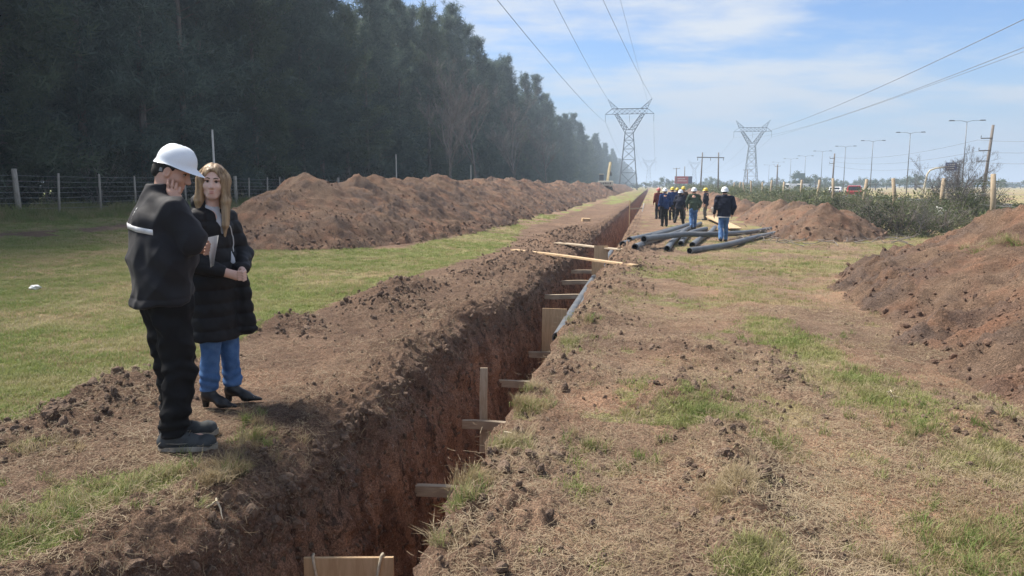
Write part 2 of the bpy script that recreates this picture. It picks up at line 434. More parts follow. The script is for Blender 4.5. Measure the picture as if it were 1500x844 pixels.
Swr, Wwr, Zwr, Mwr = wall(Zr[:, :1], RR, -1.02 + 0.05 * noise2(S * .7, 2, 92), qr[:-1], 120, -1)
fw = np.linspace(0, 1, NF + 2)[1:-1][None, :]
Wf = Wwl[:, -1:] * (1 - fw) + Wwr[:, :1] * fw
Sf = np.broadcast_to(S, Wf.shape)
Zf = np.where(deep < 0.02, Zl[:, -1:], FLOOR * deep + 0.05 * noise2(Sf * 2, Wf * 2, 93) + Zl[:, -1:] * 0)
Mf = np.zeros(Wf.shape + (3,)); Mf[..., 2] = 0.9
AS = np.concatenate([SSl, Swl, Sf, Swr, SSr], 1); AW = np.concatenate([Wl, Wwl, Wf, Wwr, Wr], 1); AZ = np.concatenate([Zl, Zwl, Zf, Zwr, Zr], 1)
AM = np.concatenate([Ml, Mwl, Mf, Mwr, Mr], 1)
AT = np.concatenate([Tl, 0 * Wwl, 0 * Wf, 0 * Wwr, Tr], 1)
Awall = np.concatenate([0 * Wl, np.broadcast_to(np.clip(qw * 6, 0, 1), Wwl.shape), np.ones(Wf.shape), np.broadcast_to(np.clip(qr[:-1] * 6, 0, 1), Wwr.shape), 0 * Wr], 1)
AX, AY = to_xy(AS, AW)
nr, nc = AS.shape
idx = np.arange(nr * nc).reshape(nr, nc)
quads = np.stack([idx[:-1, :-1], idx[:-1, 1:], idx[1:, 1:], idx[1:, :-1]], -1).reshape(-1, 4)
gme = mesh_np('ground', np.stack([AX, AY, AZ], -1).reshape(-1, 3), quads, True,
              {'mask': AM.reshape(-1, 3), 'tan': AT.ravel(), 'wall': Awall.ravel()})

def soil_material(name, ground=False):
    t = NT(name); p = t.pos()
    big = t.noise(p, 0.9, 5, 0.6); mid = t.noise(p, 5.0, 6, 0.65); fine = t.noise(p, 38, 5, 0.7); vf = t.noise(p, 150, 3, 0.7)
    base = t.mix(t.ramp(mid, 0.3, 0.72), (0.135, 0.089, 0.064), (0.25, 0.176, 0.128))
    base = t.mix(t.ramp(big, 0.35, 0.7, 0, 0.6), base, (0.31, 0.228, 0.165))
    if ground:
        m = t.n.new('ShaderNodeSeparateXYZ'); t.l.new(t.attr('mask', 'Vector'), m.inputs[0])
        green, clay, dark = m.outputs; tan = t.attr('tan'); wal = t.attr('wall')
        base = t.mix(t.math('MULTIPLY', clay, 0.85), base, t.mix(mid, (0.33, 0.19, 0.12), (0.45, 0.29, 0.195)))
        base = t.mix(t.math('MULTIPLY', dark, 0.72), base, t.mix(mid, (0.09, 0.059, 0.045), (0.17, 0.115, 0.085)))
        # exposed wall: dark topsoil, then reddish clay with scrape marks
        wn_ = t.noise(p, 3.0, 6, 0.65, (1, 1, 0.45))
        zz = t.n.new('ShaderNodeSeparateXYZ'); t.l.new(p, zz.inputs[0])
        lay = t.ramp(t.math('ADD', zz.outputs[2], t.math('MULTIPLY', big, 0.5)), -0.45, 0.1)
        wc = t.mix(t.ramp(wn_, 0.36, 0.64), (0.165, 0.09, 0.062), (0.40, 0.245, 0.17))
        wc = t.mix(t.ramp(clay, 0.3, 1.0, 0, 0.6), wc, (0.33, 0.21, 0.155))
        wc = t.mix(t.math('MULTIPLY', lay, 0.75), wc, t.mix(wn_, (0.11, 0.08, 0.068), (0.24, 0.185, 0.15)))
        blot = t.noise(p, 4.5, 6, 0.7, (1, 1, 0.6), dist=0.8)
        wc = t.mix(t.ramp(blot, 0.54, 0.62, 0, 0.8), wc, (0.055, 0.042, 0.038))
        wc = t.mix(t.ramp(t.noise(p, 30, 4, 0.7, (1, 1, 0.5)), 0.60, 0.68, 0, 0.7), wc, (0.42, 0.36, 0.32))
        base = t.mix(wal, base, wc)
        # dry litter
        st = t.noise(p, 26, 5, 0.75, (1, 1, 0.4), dist=1.2)
        lit = t.math('MULTIPLY', t.ramp(st, 0.5, 0.66), t.math('MULTIPLY', t.ramp(tan, 0.25, 0.85), 0.8))
        lit = t.math('MULTIPLY', lit, t.math('SUBTRACT', 1.0, wal))
        base = t.mix(lit, base, (0.47, 0.385, 0.27))
        # grass cover
        gn = t.noise(p, 22, 5, 0.7); gb = t.noise(p, 0.7, 4, 0.6)
        gcol = t.mix(t.ramp(gn, 0.32, 0.68), (0.125, 0.165, 0.05), (0.26, 0.30, 0.11))
        dcol = t.mix(gn, (0.29, 0.225, 0.125), (0.42, 0.345, 0.205))
        gcol = t.mix(t.math('MULTIPLY', t.ramp(gb, 0.34, 0.66), t.ramp(tan, 0.15, 0.75)), gcol, dcol)
        cover = t.ramp(t.math('ADD', green, t.math('MULTIPLY', t.math('SUBTRACT', fine, 0.5), 0.9)), 0.35, 0.65)
        base = t.mix(t.math('MULTIPLY', cover, 0.9), base, gcol)
    else:
        base = t.mix(t.ramp(t.noise(p, 1.7, 5, 0.6), 0.42, 0.7, 0, 0.75), base, t.mix(mid, (0.27, 0.145, 0.095), (0.37, 0.215, 0.145)))
        cz = t.math('MULTIPLY', t.attr('clod'), t.ramp(t.noise(p, 2.2, 5, 0.65), 0.36, 0.56))
        base = t.mix(t.math('MULTIPLY', cz, 0.8), base, t.mix(mid, (0.085, 0.07, 0.066), (0.20, 0.165, 0.148)))
    if not ground: base = t.mix(0.30, base, (0.06, 0.034, 0.024))
    mf = t.noise(p, 80, 4, 0.8)
    base = t.mix(t.ramp(fine, 0.36, 0.66), base, t.mix(1.0, base, (1.5, 1.46, 1.4), 'MULTIPLY'))
    base = t.mix(t.ramp(mf, 0.40, 0.62), t.mix(1.0, base, (0.62, 0.6, 0.58), 'MULTIPLY'), t.mix(1.0, base, (1.22, 1.2, 1.18), 'MULTIPLY'))
    base = t.mix(t.ramp(vf, 0.48, 0.36, 0, 0.8), base, t.mix(0.6, base, (0.04, 0.028, 0.022)))
    h = t.math('ADD', t.math('MULTIPLY', fine, 1.0), t.math('ADD', t.math('MULTIPLY', mid, 1.4), t.math('ADD', t.math('MULTIPLY', vf, 0.45), t.math('MULTIPLY', mf, 0.6))))
    t.bump(h, 0.9, 0.04)
    return t.fin(base, 0.95, 0.12)
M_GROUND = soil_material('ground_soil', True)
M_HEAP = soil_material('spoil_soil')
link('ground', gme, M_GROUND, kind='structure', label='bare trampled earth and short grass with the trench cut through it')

# ------------------------------------------------------------------ spoil heaps
def heap(name, label, s0, s1, w0, w1, cones, slope, ds0, dw, seed, grow=0.0, rough=1.0):
    ss = [s0]
    while ss[-1] < s1: ss.append(ss[-1] + ds0 + grow * max(0, ss[-1] - s0))
    ss = np.array(ss)[:, None]; ww = np.arange(w0, w1 + dw, dw)[None, :]
    SS, WW = np.broadcast_arrays(ss, ww)
    k = 0.16; acc = np.zeros(SS.shape)
    jag = 0.25 * noise2(SS * 0.9, WW * 0.9, seed) + 0.12 * noise2(SS * 2.3, WW * 2.3, seed + 1)
    for (a, b, H, ex) in cones:
        lo = np.searchsorted(ss[:, 0], a - 7); hi = np.searchsorted(ss[:, 0], a + 7)
        d = np.sqrt(((SS[lo:hi] - a) / ex) ** 2 + (WW[lo:hi] - b) ** 2 + 0.10)
        acc[lo:hi] += np.exp(np.clip((H - slope * d + jag[lo:hi] * 0.6) / k, -40, 40))
    h = k * np.log(acc + np.exp(-0.35 / k))
    rel = 0.26 * fbm(SS * 1.1, WW * 0.45, 3, seed + 3) + 0.10 * fbm(SS * 2.7, WW * 2.0, 3, seed + 5)
    cl = 0.2 + 1.5 * smooth(-0.15, 0.3, fbm(SS * 0.55, WW * 0.4, 3, seed + 12))
    rel = rel + cl * (0.08 * np.abs(noise2(SS * 5.0, WW * 5.0, seed + 6)) + 0.085 * np.abs(noise2(SS * 9.5, WW * 9.5, seed + 7)) + 0.07 * np.abs(noise2(SS * 18, WW * 18, seed + 8)) + 0.03 * noise2(SS * 9, WW * 9, seed + 14))
    h = h + rough * rel * smooth(-0.25, 0.25, h)
    lowc = smooth(0.9, 0.1, h) * smooth(-0.2, 0.1, h)
    h = h + lowc * 0.13 * np.abs(noise2(SS * 2.9, WW * 2.9, seed + 9)) * 1.6
    z = G(SS, WW) + h - 0.02
    x, y = to_xy(SS, WW)
    n, m = SS.shape; ix = np.arange(n * m).reshape(n, m)
    keep = (h[:-1, :-1] > -0.3) | (h[1:, 1:] > -0.3)
    q = np.stack([ix[:-1, :-1], ix[:-1, 1:], ix[1:, 1:], ix[1:, :-1]], -1)[keep]
    used = np.unique(q); rm = np.full(n * m, -1); rm[used] = np.arange(len(used))
    P = np.stack([x, y, z], -1).reshape(-1, 3)[used]
    me = mesh_np(name, P, rm[q], True, {'clod': np.clip(cl / 1.7, 0, 1).ravel()[used]})
    o = link(name, me, M_HEAP, label=label, category='earth heap')
    f = (h > 0.02) & (h < 3)
    return P, np.stack([SS[f], WW[f], z[f], h[f]], -1)
r_ = random.Random(11)
cones = []
a = 22.3
first = True
while a < 300:
    cones.append((a, -10.1 + r_.uniform(-.45, .45) - (0.5 if first else 0), (2.25 if not first else 2.15) * r_.uniform(.84, 1.02) , r_.uniform(1.0, 1.35)))
    if r_.random() < .75 and a < 120: cones.append((a + r_.uniform(-1, 1), -8.7 + r_.uniform(-.5, .4), r_.uniform(.9, 1.5), 1.1))
    if r_.random() < .5 and a < 90: cones.append((a + r_.uniform(-1, 1), -11.8 + r_.uniform(-.4, .4), r_.uniform(.9, 1.5), 1.1))
    a += r_.uniform(1.1, 2.1) * (1 + a / 160); first = False
cones += [(20.4, -10.8, 1.5, 1.0), (19.6, -9.2, 1.15, 1.0), (18.4, -9.4, .7, 1.0), (21.2, -8.2, .9, 1.0)]
_, HL = heap('spoil_heap', 'long ridge of dug reddish brown earth running along the left of the trench', 12.5, 305, -15.2, -5.2, cones, 0.60, 0.055, 0.06, 200, grow=0.0035)
cR = []
a = 4.0
while a < 13.2:
    cR.append((a, 7.0 + r_.uniform(-.3, .3), 2.0 * r_.uniform(.92, 1.05), 1.2)); cR.append((a + .6, 5.6 + r_.uniform(-.3, .3), 1.15 * r_.uniform(.8, 1.1), 1.1))
    a += r_.uniform(1.4, 2.0)
cR += [(13.9, 6.6, 1.45, 1.0), (12.4, 4.9, .75, 1.1), (10.2, 4.6, .65, 1.2), (7.6, 4.8, .8, 1.2), (14.3, 5.6, .8, 1.0)]
_, HR = heap('spoil_heap', 'large sunlit orange brown earth heap at the right edge beside the track', 1.5, 18.0, 2.4, 11.5, cR, 0.52, 0.045, 0.045, 300)
cF = [(28.6, 6.1, 1.38, 1.0), (28.0, 5.5, .8, 1.0), (29.4, 6.8, 1.2, 1.0), (30.5, 5.6, .9, 1.0)]
a = 32.5
while a < 130:
    cF.append((a, 6.1 + r_.uniform(-.5, .5), r_.uniform(1.0, 1.4), 1.4)); a += r_.uniform(2.0, 3.2) * (1 + a / 150)
_, HF = heap('spoil_heap', 'low reddish earth bank beyond the pipes on the right of the trench', 21.5, 132, 1.8, 10.2, cF, 0.78, 0.06, 0.06, 400, grow=0.004)
# ------------------------------------------------------------------ scattered stuff: clods, straw, grass
def scatter(name, pts, rots, scl, idx, sources, **props):
    me = mesh_np(name, pts, [], attrs={'rot': rots, 'scl': scl if np.ndim(scl) > 1 else np.repeat(np.asarray(scl)[:, None], 3, 1)})
    a = me.attributes.new('idx', 'INT', 'POINT'); a.data.foreach_set('value', np.asarray(idx, np.int32))
    o = link(name, me, None, kind='stuff', **props)
    ng = bpy.data.node_groups.new(name, 'GeometryNodeTree')
    ng.interface.new_socket('Geometry', in_out='INPUT', socket_type='NodeSocketGeometry')
    ng.interface.new_socket('Geometry', in_out='OUTPUT', socket_type='NodeSocketGeometry')
    n, l = ng.nodes, ng.links
    gi, go = n.new('NodeGroupInput'), n.new('NodeGroupOutput')
    jn = n.new('GeometryNodeJoinGeometry')
    def named(nm, typ):
        q = n.new('GeometryNodeInputNamedAttribute'); q.data_type = typ; q.inputs['Name'].default_value = nm
        return [s for s in q.outputs if s.enabled and s.name == 'Attribute'][0]
    ri, si, ii = named('rot', 'FLOAT_VECTOR'), named('scl', 'FLOAT_VECTOR'), named('idx', 'INT')
    for k, src in enumerate(sources):
        oi = n.new('GeometryNodeObjectInfo'); oi.inputs['Object'].default_value = src
        cmp = n.new('FunctionNodeCompare'); cmp.data_type = 'INT'; cmp.operation = 'EQUAL'
        ins = [s for s in cmp.inputs if s.enabled]
        l.new(ii, ins[0]); ins[1].default_value = k
        io = n.new('GeometryNodeInstanceOnPoints')
        l.new(gi.outputs[0], io.inputs['Points']); l.new(cmp.outputs[0], io.inputs['Selection'])
        l.new(oi.outputs['Geometry'], io.inputs['Instance']); l.new(ri, io.inputs['Rotation']); l.new(si, io.inputs['Scale'])
        l.new(io.outputs[0], jn.inputs[0])
    l.new(jn.outputs[0], go.inputs[0])
    md = o.modifiers.new('scatter', 'NODES'); md.node_group = ng
    return o
def source(name, me, mat):
    me.materials.append(mat)
    return bpy.data.objects.new(name, me)      # not linked: only instanced

# material of clods picks up the colour of the soil they lie on
def clod_mat(name, cols):
    t = NT(name); c = t.coord(); r = t.rand()
    f = t.noise(c, 2.5, 4, 0.65)
    col = t.mix(t.ramp(r, 0.0, 1.0), cols[0], cols[1])
    col = t.mix(t.ramp(f, 0.35, 0.75, 0, 0.7), col, cols[2])
    t.bump(f, 0.6, 0.2)
    return t.fin(col, 0.95, 0.1)
M_CLOD = clod_mat('clod_soil', ((0.12, 0.082, 0.062), (0.20, 0.142, 0.106), (0.26, 0.19, 0.14)))
M_CLODH = clod_mat('clod_heap', ((0.12, 0.082, 0.064), (0.21, 0.135, 0.098), (0.26, 0.175, 0.13)))
import bmesh
def clod_mesh(seed, sub=2):
    bm = bmesh.new(); bmesh.ops.create_icosphere(bm, subdivisions=sub, radius=1)
    co = np.array([v.co[:] for v in bm.verts])
    d = 1 + 0.28 * noise3(co[:, 0] * 1.3 + seed * 9, co[:, 1] * 1.3, co[:, 2] * 1.3, seed) + 0.16 * noise3(co[:, 0] * 3.1, co[:, 1] * 3.1 + seed * 5, co[:, 2] * 3.1, seed + 3)
    co = co * d[:, None] * np.array([1.0, 0.8, 0.6])
    for v, p in zip(bm.verts, co): v.co = p
    me = bpy.data.meshes.new('clod'); bm.to_mesh(me); bm.free(); return me
CL = [source('clod_source', clod_mesh(i), M_CLOD) for i in range(4)]
CLH = [source('clod_source', clod_mesh(i + 7), M_CLODH) for i in range(4)]

def zs(s, w):
    g = masks(s, w)[0]
    return G(s, w) + soil_relief(s, w, g), g
def sample_ground(n, smin, smax, wl, wr, p=1.0):
    u = rng.random(n)
    s = np.exp(np.log(smin) + u * (np.log(smax) - np.log(smin)))
    lo = wl[0] + wl[1] * s; hi = wr[0] + wr[1] * s
    w = lo + (hi - lo) * rng.random(n)
    return s, w
def rim_dist(s, w):
    return np.where(w > -1.5, w - rim_right(s), rim_left(s) - w)

# clods on bare soil near the trench
s, w = sample_ground(150000, 1.6, 30, (-4.2, -0.02), (2.5, 0.12))
rd = rim_dist(s, w); ok = rd > 0.03; s, w, rd = s[ok], w[ok], rd[ok]
z, g = zs(s, w)
ridge = np.zeros_like(s)
for (a, b, la, lb, h) in RIDGES: ridge = np.maximum(ridge, np.exp(-(((s - a) / (la * 1.3)) ** 2 + ((w - b) / (lb * 1.6)) ** 2)))
pr = 0.006 * (1 - g) + 0.07 * np.exp(-rd / 0.25) + 0.13 * ridge * (1 + 1.2 * (w < -2))
ok = rng.random(len(s)) < pr * smooth(-.5, .5, noise2(s * 1.1, w * 1.1, 501) + 0.2)
s, w, z, ridge = s[ok], w[ok], z[ok], ridge[ok]
sc = 0.004 + 0.009 * rng.random(len(s)) ** 3 * 2 + 0.016 * rng.random(len(s)) ** 14 * (1 + 1.5 * ridge) + 0.0007 * s
sc = sc * (1 + 0.35 * ridge)
x, y = to_xy(s, w)
scatter('soil_clods', np.stack([x, y, z + sc * 0.15], -1), rng.random((len(s), 3)) * 6.28, sc, rng.integers(0, 4, len(s)), CL, label='loose crumbs of earth strewn along the trench edges', category='soil')
def heap_clods(H, n, smin, pw, lab, mul=1.0):
    pr = np.exp(-H[:, 3] / 0.55) + 0.12; pr = pr / (H[:, 0] ** pw); pr /= pr.sum()
    k = rng.choice(len(H), n, p=pr, replace=False)
    P = H[k]; j = rng.normal(0, 0.03, (n, 2)); x, y = to_xy(P[:, 0] + j[:, 0], P[:, 1] + j[:, 1])
    sc = (0.016 + 0.075 * rng.random(n) ** 8 * (0.35 + np.exp(-P[:, 3] / 0.4))) * mul
    scatter('heap_clods', np.stack([x, y, P[:, 2] + sc * 0.1], -1), rng.random((n, 3)) * 6.28, sc, rng.integers(0, 4, n), CLH, label=lab, category='soil')
# crumbs and roots on the trench wall
kk = rng.integers(0, Wwl.size, 16000); s_, w_, z_ = Swl.ravel()[kk], Wwl.ravel()[kk], Zwl.ravel()[kk]
q_ = np.broadcast_to(qw[None, :], Wwl.shape).ravel()[kk]
ok = (s_ > 1.4) & (s_ < 30) & (rng.random(len(kk)) < np.exp(-q_ / 0.22) * 0.9 + .12); s_, w_, z_, q_ = s_[ok], w_[ok], z_[ok], q_[ok]
x_, y_ = to_xy(s_ + rng.normal(0, .01, len(s_)), w_); sc_ = 0.006 + 0.03 * rng.random(len(s_)) ** 4 * (0.4 + np.exp(-q_ / .3)) + .0005 * s_
scatter('wall_clods', np.stack([x_, y_, z_], -1), rng.random((len(s_), 3)) * 6.28, sc_, rng.integers(0, 4, len(s_)), CL, label='crumbs of earth clinging to the left trench wall', category='soil')
heap_clods(HL, 12000, 14, 0.6, 'lumps of earth fallen down the long left spoil ridge')
heap_clods(HR, 9000, 6, 0.2, 'lumps of earth on the right hand spoil heap', 0.55)
heap_clods(HF, 3000, 22, 0.6, 'lumps of earth on the low bank beyond the pipes')

# blades
def blade_tuft(seed, n, h0, h1, wd, spread, lean, two=False):
    r = np.random.default_rng(seed); V, F = [], []
    for i in range(n):
        a = r.random() * 6.28; rr = spread * math.sqrt(r.random()); bx, by = rr * math.cos(a), rr * math.sin(a)
        h = h0 + (h1 - h0) * r.random(); d = r.random() * 6.28; le = lean * (0.3 + r.random()) * h
        dx, dy = math.cos(d), math.sin(d); px, py = -dy * wd / 2, dx * wd / 2
        k = len(V)
        m = 0.55
        V += [(bx - px, by - py, -0.004), (bx + px, by + py, -0.004),
              (bx + dx * le * .35 + px * .8, by + dy * le * .35 + py * .8, h * m), (bx + dx * le * .35 - px * .8, by + dy * le * .35 - py * .8, h * m),
              (bx + dx * le, by + dy * le, h * (1 - 0.25 * lean * r.random()))]
        F += [(k, k + 1, k + 2, k + 3), (k + 3, k + 2, k + 4)]
    me = bpy.data.meshes.new('tuft'); me.from_pydata(V, [], F); me.update(); return me
def blade_mat(name, c0, c1, c2):
    t = NT(name); r = t.rand(); p = t.pos()
    col = t.mix(r, c0, c1)
    col = t.mix(t.ramp(t.noise(p, 1.1, 3), 0.4, 0.66), col, c2)
    t.fin(col, 0.6, 0.2)
    tr = t.n.new('ShaderNodeBsdfTranslucent'); t.l.new(col, tr.inputs[0])
    ms = t.n.new('ShaderNodeMixShader'); ms.inputs[0].default_value = 0.35
    out = t.n['Material Output']; t.l.new(t.b.outputs[0], ms.inputs[1]); t.l.new(tr.outputs[0], ms.inputs[2]); t.l.new(ms.outputs[0], out.inputs[0])
    return t.m
M_GRASS = blade_mat('grass_blade', (0.14, 0.19, 0.05), (0.25, 0.29, 0.09), (0.31, 0.29, 0.13))
M_GRASSV = blade_mat('grass_vivid', (0.13, 0.18, 0.05), (0.22, 0.26, 0.085), (0.28, 0.27, 0.12))
M_DRY = blade_mat('grass_dry', (0.36, 0.28, 0.16), (0.27, 0.215, 0.115), (0.42, 0.345, 0.225))
GT = [source('grass_source', blade_tuft(i, 14, 0.02, 0.055, 0.005, 0.07, 0.9), M_GRASS) for i in range(3)] + \
     [source('grass_source', blade_tuft(i + 5, 10, 0.02, 0.06, 0.004, 0.07, 1.2), M_DRY) for i in range(2)]
s1, w1 = sample_ground(185000, 1.6, 45, (-10, -0.95), (-3.6, 0.0))
s2, w2 = sample_ground(85000, 1.7, 34, (-1.0, 0.0), (2.5, 0.46))
s3, w3 = sample_ground(9000, 1.7, 14, (-4.3, 0.0), (-2.1, 0.0))
s = np.concatenate([s1, s2, s3]); w = np.concatenate([w1, w2, w3])
ok = rim_dist(s, w) > 0.02; s, w = s[ok], w[ok]
ok = ~((w < -6.6) & (w > -14) & (s > 19)); s, w = s[ok], w[ok]
ok = ~((w > 3.6) & (s < 16)); s, w = s[ok], w[ok]
z, g = zs(s, w); tn = masks(s, w)[3]
dead = 0.30 * smooth(0.45, 0.9, tn) * (w > -0.9)
ok = rng.random(len(s)) < np.maximum(np.clip((g - 0.22) * 1.5, 0, 1), dead); s, w, z, g, tn = s[ok], w[ok], z[ok], g[ok], tn[ok]
x, y = to_xy(s, w); n = len(s)
dry = rng.random(n) < np.where(g < 0.3, 0.95, np.clip(0.12 + 0.75 * smooth(0.3, 0.9, tn), 0, 0.8))
idx = np.where(dry, 3 + rng.integers(0, 2, n), rng.integers(0, 3, n))
sc = (0.55 + 0.5 * rng.random(n)) * (0.8 + 0.03 * s)
rot = np.stack([rng.normal(0, .12, n), rng.normal(0, .12, n), rng.random(n) * 6.28], -1)
scatter('grass', np.stack([x, y, z], -1), rot, np.stack([sc, sc, sc * np.where(g < 0.3, 0.45, 1.0)], -1), idx, GT, label='short yellowish green grass growing on both sides of the trench', category='grass')

# longer tufts on the lips of the trench and the heaps
LT = [source('grass_source', blade_tuft(i + 20, 34, 0.05, 0.17, 0.004, 0.06, 0.9), M_DRY) for i in range(3)] + \
     [source('grass_source', blade_tuft(i + 30, 30, 0.05, 0.14, 0.005, 0.06, 0.8), M_GRASSV) for i in range(3)]
P_ = []
for (px, py, n_, r0, dryp) in [(100, 752, 60, .22, .35), (190, 722, 55, .2, .3), (235, 703, 30, .14, .4), (40, 790, 50, .2, .4), (345, 695, 24, .11, .8), (318, 712, 16, .1, .85), (372, 655, 22, .14, .6), (362, 625, 16, .12, .5), (60, 662, 14, .12, .7),
                               (770, 600, 40, .13, .8), (745, 655, 36, .12, .7), (693, 715, 26, .09, .85), (678, 748, 12, .06, .2), (640, 800, 14, .08, .7), (835, 505, 34, .22, .5), (865, 470, 18, .2, .7), (1020, 607, 70, .26, .12), (1062, 612, 20, .15, .2),
                               (1070, 712, 34, .10, .97), (1060, 735, 14, .07, .95), (1450, 682, 70, .28, .2), (1470, 660, 30, .2, .3), (1470, 805, 70, .24, .3), (1425, 838, 30, .14, .3), (1100, 812, 20, .07, .05), (1145, 825, 16, .08, .2), (1085, 835, 12, .05, .1),
                               (1170, 505, 50, .5, .2), (1240, 560, 34, .28, .2), (1290, 582, 34, .26, .25), (1180, 388, 60, 1.0, .25), (1080, 385, 60, 1.0, .35), (1250, 372, 70, 1.0, .97), (1200, 360, 50, 1.0, .8), (1130, 400, 40, .8, .5), (960, 395, 30, .5, .5), (915, 430, 24, .35, .7),
                               (1140, 655, 24, .18, .6), (860, 660, 16, .16, .5), (935, 675, 12, .12, .5), (780, 575, 18, .1, .7), (500, 430, 20, .4, .7), (1340, 640, 26, .25, .3)]:
    c = on_ground(px, py)
    for _ in range(n_):
        a_, q = random.random() * 6.28, abs(random.gauss(0, r0)); P_.append((c.x + q * math.cos(a_), c.y + q * math.sin(a_), random.random() < dryp))
P_ = np.array(P_); s, w = to_sw(P_[:, 0], P_[:, 1]); ok = rim_dist(s, w) > -0.01; P_ = P_[ok]; s = s[ok]; w = w[ok]
z, _ = zs(s, w); n = len(s)
scatter('grass_tufts', np.stack([P_[:, 0], P_[:, 1], z - 0.005], -1), np.stack([rng.normal(0, .25, n), rng.normal(0, .25, n), rng.random(n) * 6.28], -1), 0.35 + 0.45 * rng.random(n),
        np.where(P_[:, 2] > .5, rng.integers(0, 3, n), 3 + rng.integers(0, 3, n)), LT, label='longer green and straw coloured grass tufts at the trench lips', category='grass')
hk = (np.abs(HR[:, 0] - 11.4) < .5) & (np.abs(HR[:, 1] - 4.65) < .28); hk = rng.choice(np.flatnonzero(hk), 46); x, y = to_xy(HR[hk, 0], HR[hk, 1]); n = len(hk)
scatter('heap_weeds', np.stack([x, y, HR[hk, 2] - .01], -1), np.stack([rng.normal(0, .4, n), rng.normal(0, .4, n), rng.random(n) * 6.28], -1), 0.6 + 0.7 * rng.random(n), np.where(rng.random(n) < .55, rng.integers(0, 3, n), 3 + rng.integers(0, 3, n)), LT, label='clump of dry and green weeds on the sunlit right heap', category='weeds')
# rank grass in front of the wood fence
FT = [source('grass_source', blade_tuft(i + 40, 40, 0.2, 0.75, 0.012, 0.3, 0.7), m_) for i, m_ in enumerate((M_GRASSV, M_GRASSV, M_DRY))]
n = 9000
s = 5 + 75 * rng.random(n) ** 1.3; w = -21.8 - 6 * rng.random(n); x, y = to_xy(s, w)
tall = smooth(-0.3, 0.5, noise2(s * .3, w * .5, 601)) * smooth(-22.0, -24.5, w)
scatter('fence_grass', np.stack([x, y, G(s, w)], -1), np.stack([0 * s, 0 * s, rng.random(n) * 6.28], -1), 0.35 + 0.75 * tall * (0.6 + 0.6 * rng.random(n)),
        np.where(rng.random(n) < 0.15 + 0.4 * smooth(0.0, .4, noise2(s * .22, w * .4, 602)), 2, rng.integers(0, 2, n)), FT, label='rank green and straw coloured grass along the wire fence', category='grass')
# straw and root fibre lying on the soil
def straw_mesh(seed, n=9):
    r = np.random.default_rng(seed); V, F = [], []
    for i in range(n):
        c = r.normal(0, 0.07, 2); a = r.random() * 6.28; L = 0.015 + 0.075 * r.random(); b = r.normal(0, .35); wd = 0.0008 + .0006 * r.random()
        k = len(V); p0 = c; p1 = c + L * .5 * np.array([math.cos(a), math.sin(a)]); p2 = p1 + L * .5 * np.array([math.cos(a + b), math.sin(a + b)])
        zz = [0.002 + .01 * r.random() for _ in range(3)]
        for p, q, an in ((p0, zz[0], a), (p1, zz[1], a), (p2, zz[2], a + b)):
            V += [(p[0] - wd * math.sin(an), p[1] + wd * math.cos(an), q), (p[0] + wd * math.sin(an), p[1] - wd * math.cos(an), q)]
        F += [(k, k + 1, k + 3, k + 2), (k + 2, k + 3, k + 5, k + 4)]
    me = bpy.data.meshes.new('straw'); me.from_pydata(V, [], F); me.update(); return me
M_STRAW = blade_mat('straw', (0.33, 0.26, 0.17), (0.24, 0.18, 0.115), (0.38, 0.31, 0.21))
ST = [source('straw_source', straw_mesh(i), M_STRAW) for i in range(4)]
s, w = sample_ground(52000, 1.6, 16, (-4.4, 0.0), (2.0, 0.36))
ok = (rim_dist(s, w) > 0.09) & ~((w > 3.4) & (s < 16)); s, w = s[ok], w[ok]
z, g = zs(s, w); tn = masks(s, w)[3]
ok = rng.random(len(s)) < (1 - 0.5 * g) * np.clip(tn * 0.9 + 0.08 + 0.4 * np.exp(-rim_dist(s, w) / .25), 0, 1); s, w, z = s[ok], w[ok], z[ok]; n = len(s); x, y = to_xy(s, w)
scatter('straw', np.stack([x, y, z + .003], -1), np.stack([rng.normal(0, .15, n), rng.normal(0, .15, n), rng.random(n) * 6.28], -1), 0.6 + 0.7 * rng.random(n), rng.integers(0, 4, n), ST, label='dry straw and root fibres littering the trampled soil', category='straw')
# root fibres hanging from the topsoil of the left wall
kk = rng.integers(0, Wwl.size, 9000); s_, w_, z_ = Swl.ravel()[kk], Wwl.ravel()[kk], Zwl.ravel()[kk]; q_ = np.broadcast_to(qw[None, :], Wwl.shape).ravel()[kk]
ok = (s_ > 1.4) & (s_ < 20) & (rng.random(len(kk)) < np.exp(-q_ / 0.16)); s_, w_, z_ = s_[ok], w_[ok], z_[ok]; x_, y_ = to_xy(s_, w_); n = len(s_)
scatter('wall_roots', np.stack([x_, y_, z_], -1), np.stack([rng.normal(0, .4, n), 1.3 + rng.normal(0, .3, n), R(-10.4) + rng.normal(0, .4, n)], -1), 0.5 + 0.7 * rng.random(n), rng.integers(0, 4, n), ST, label='fine dry roots hanging from the left trench wall', category='roots')
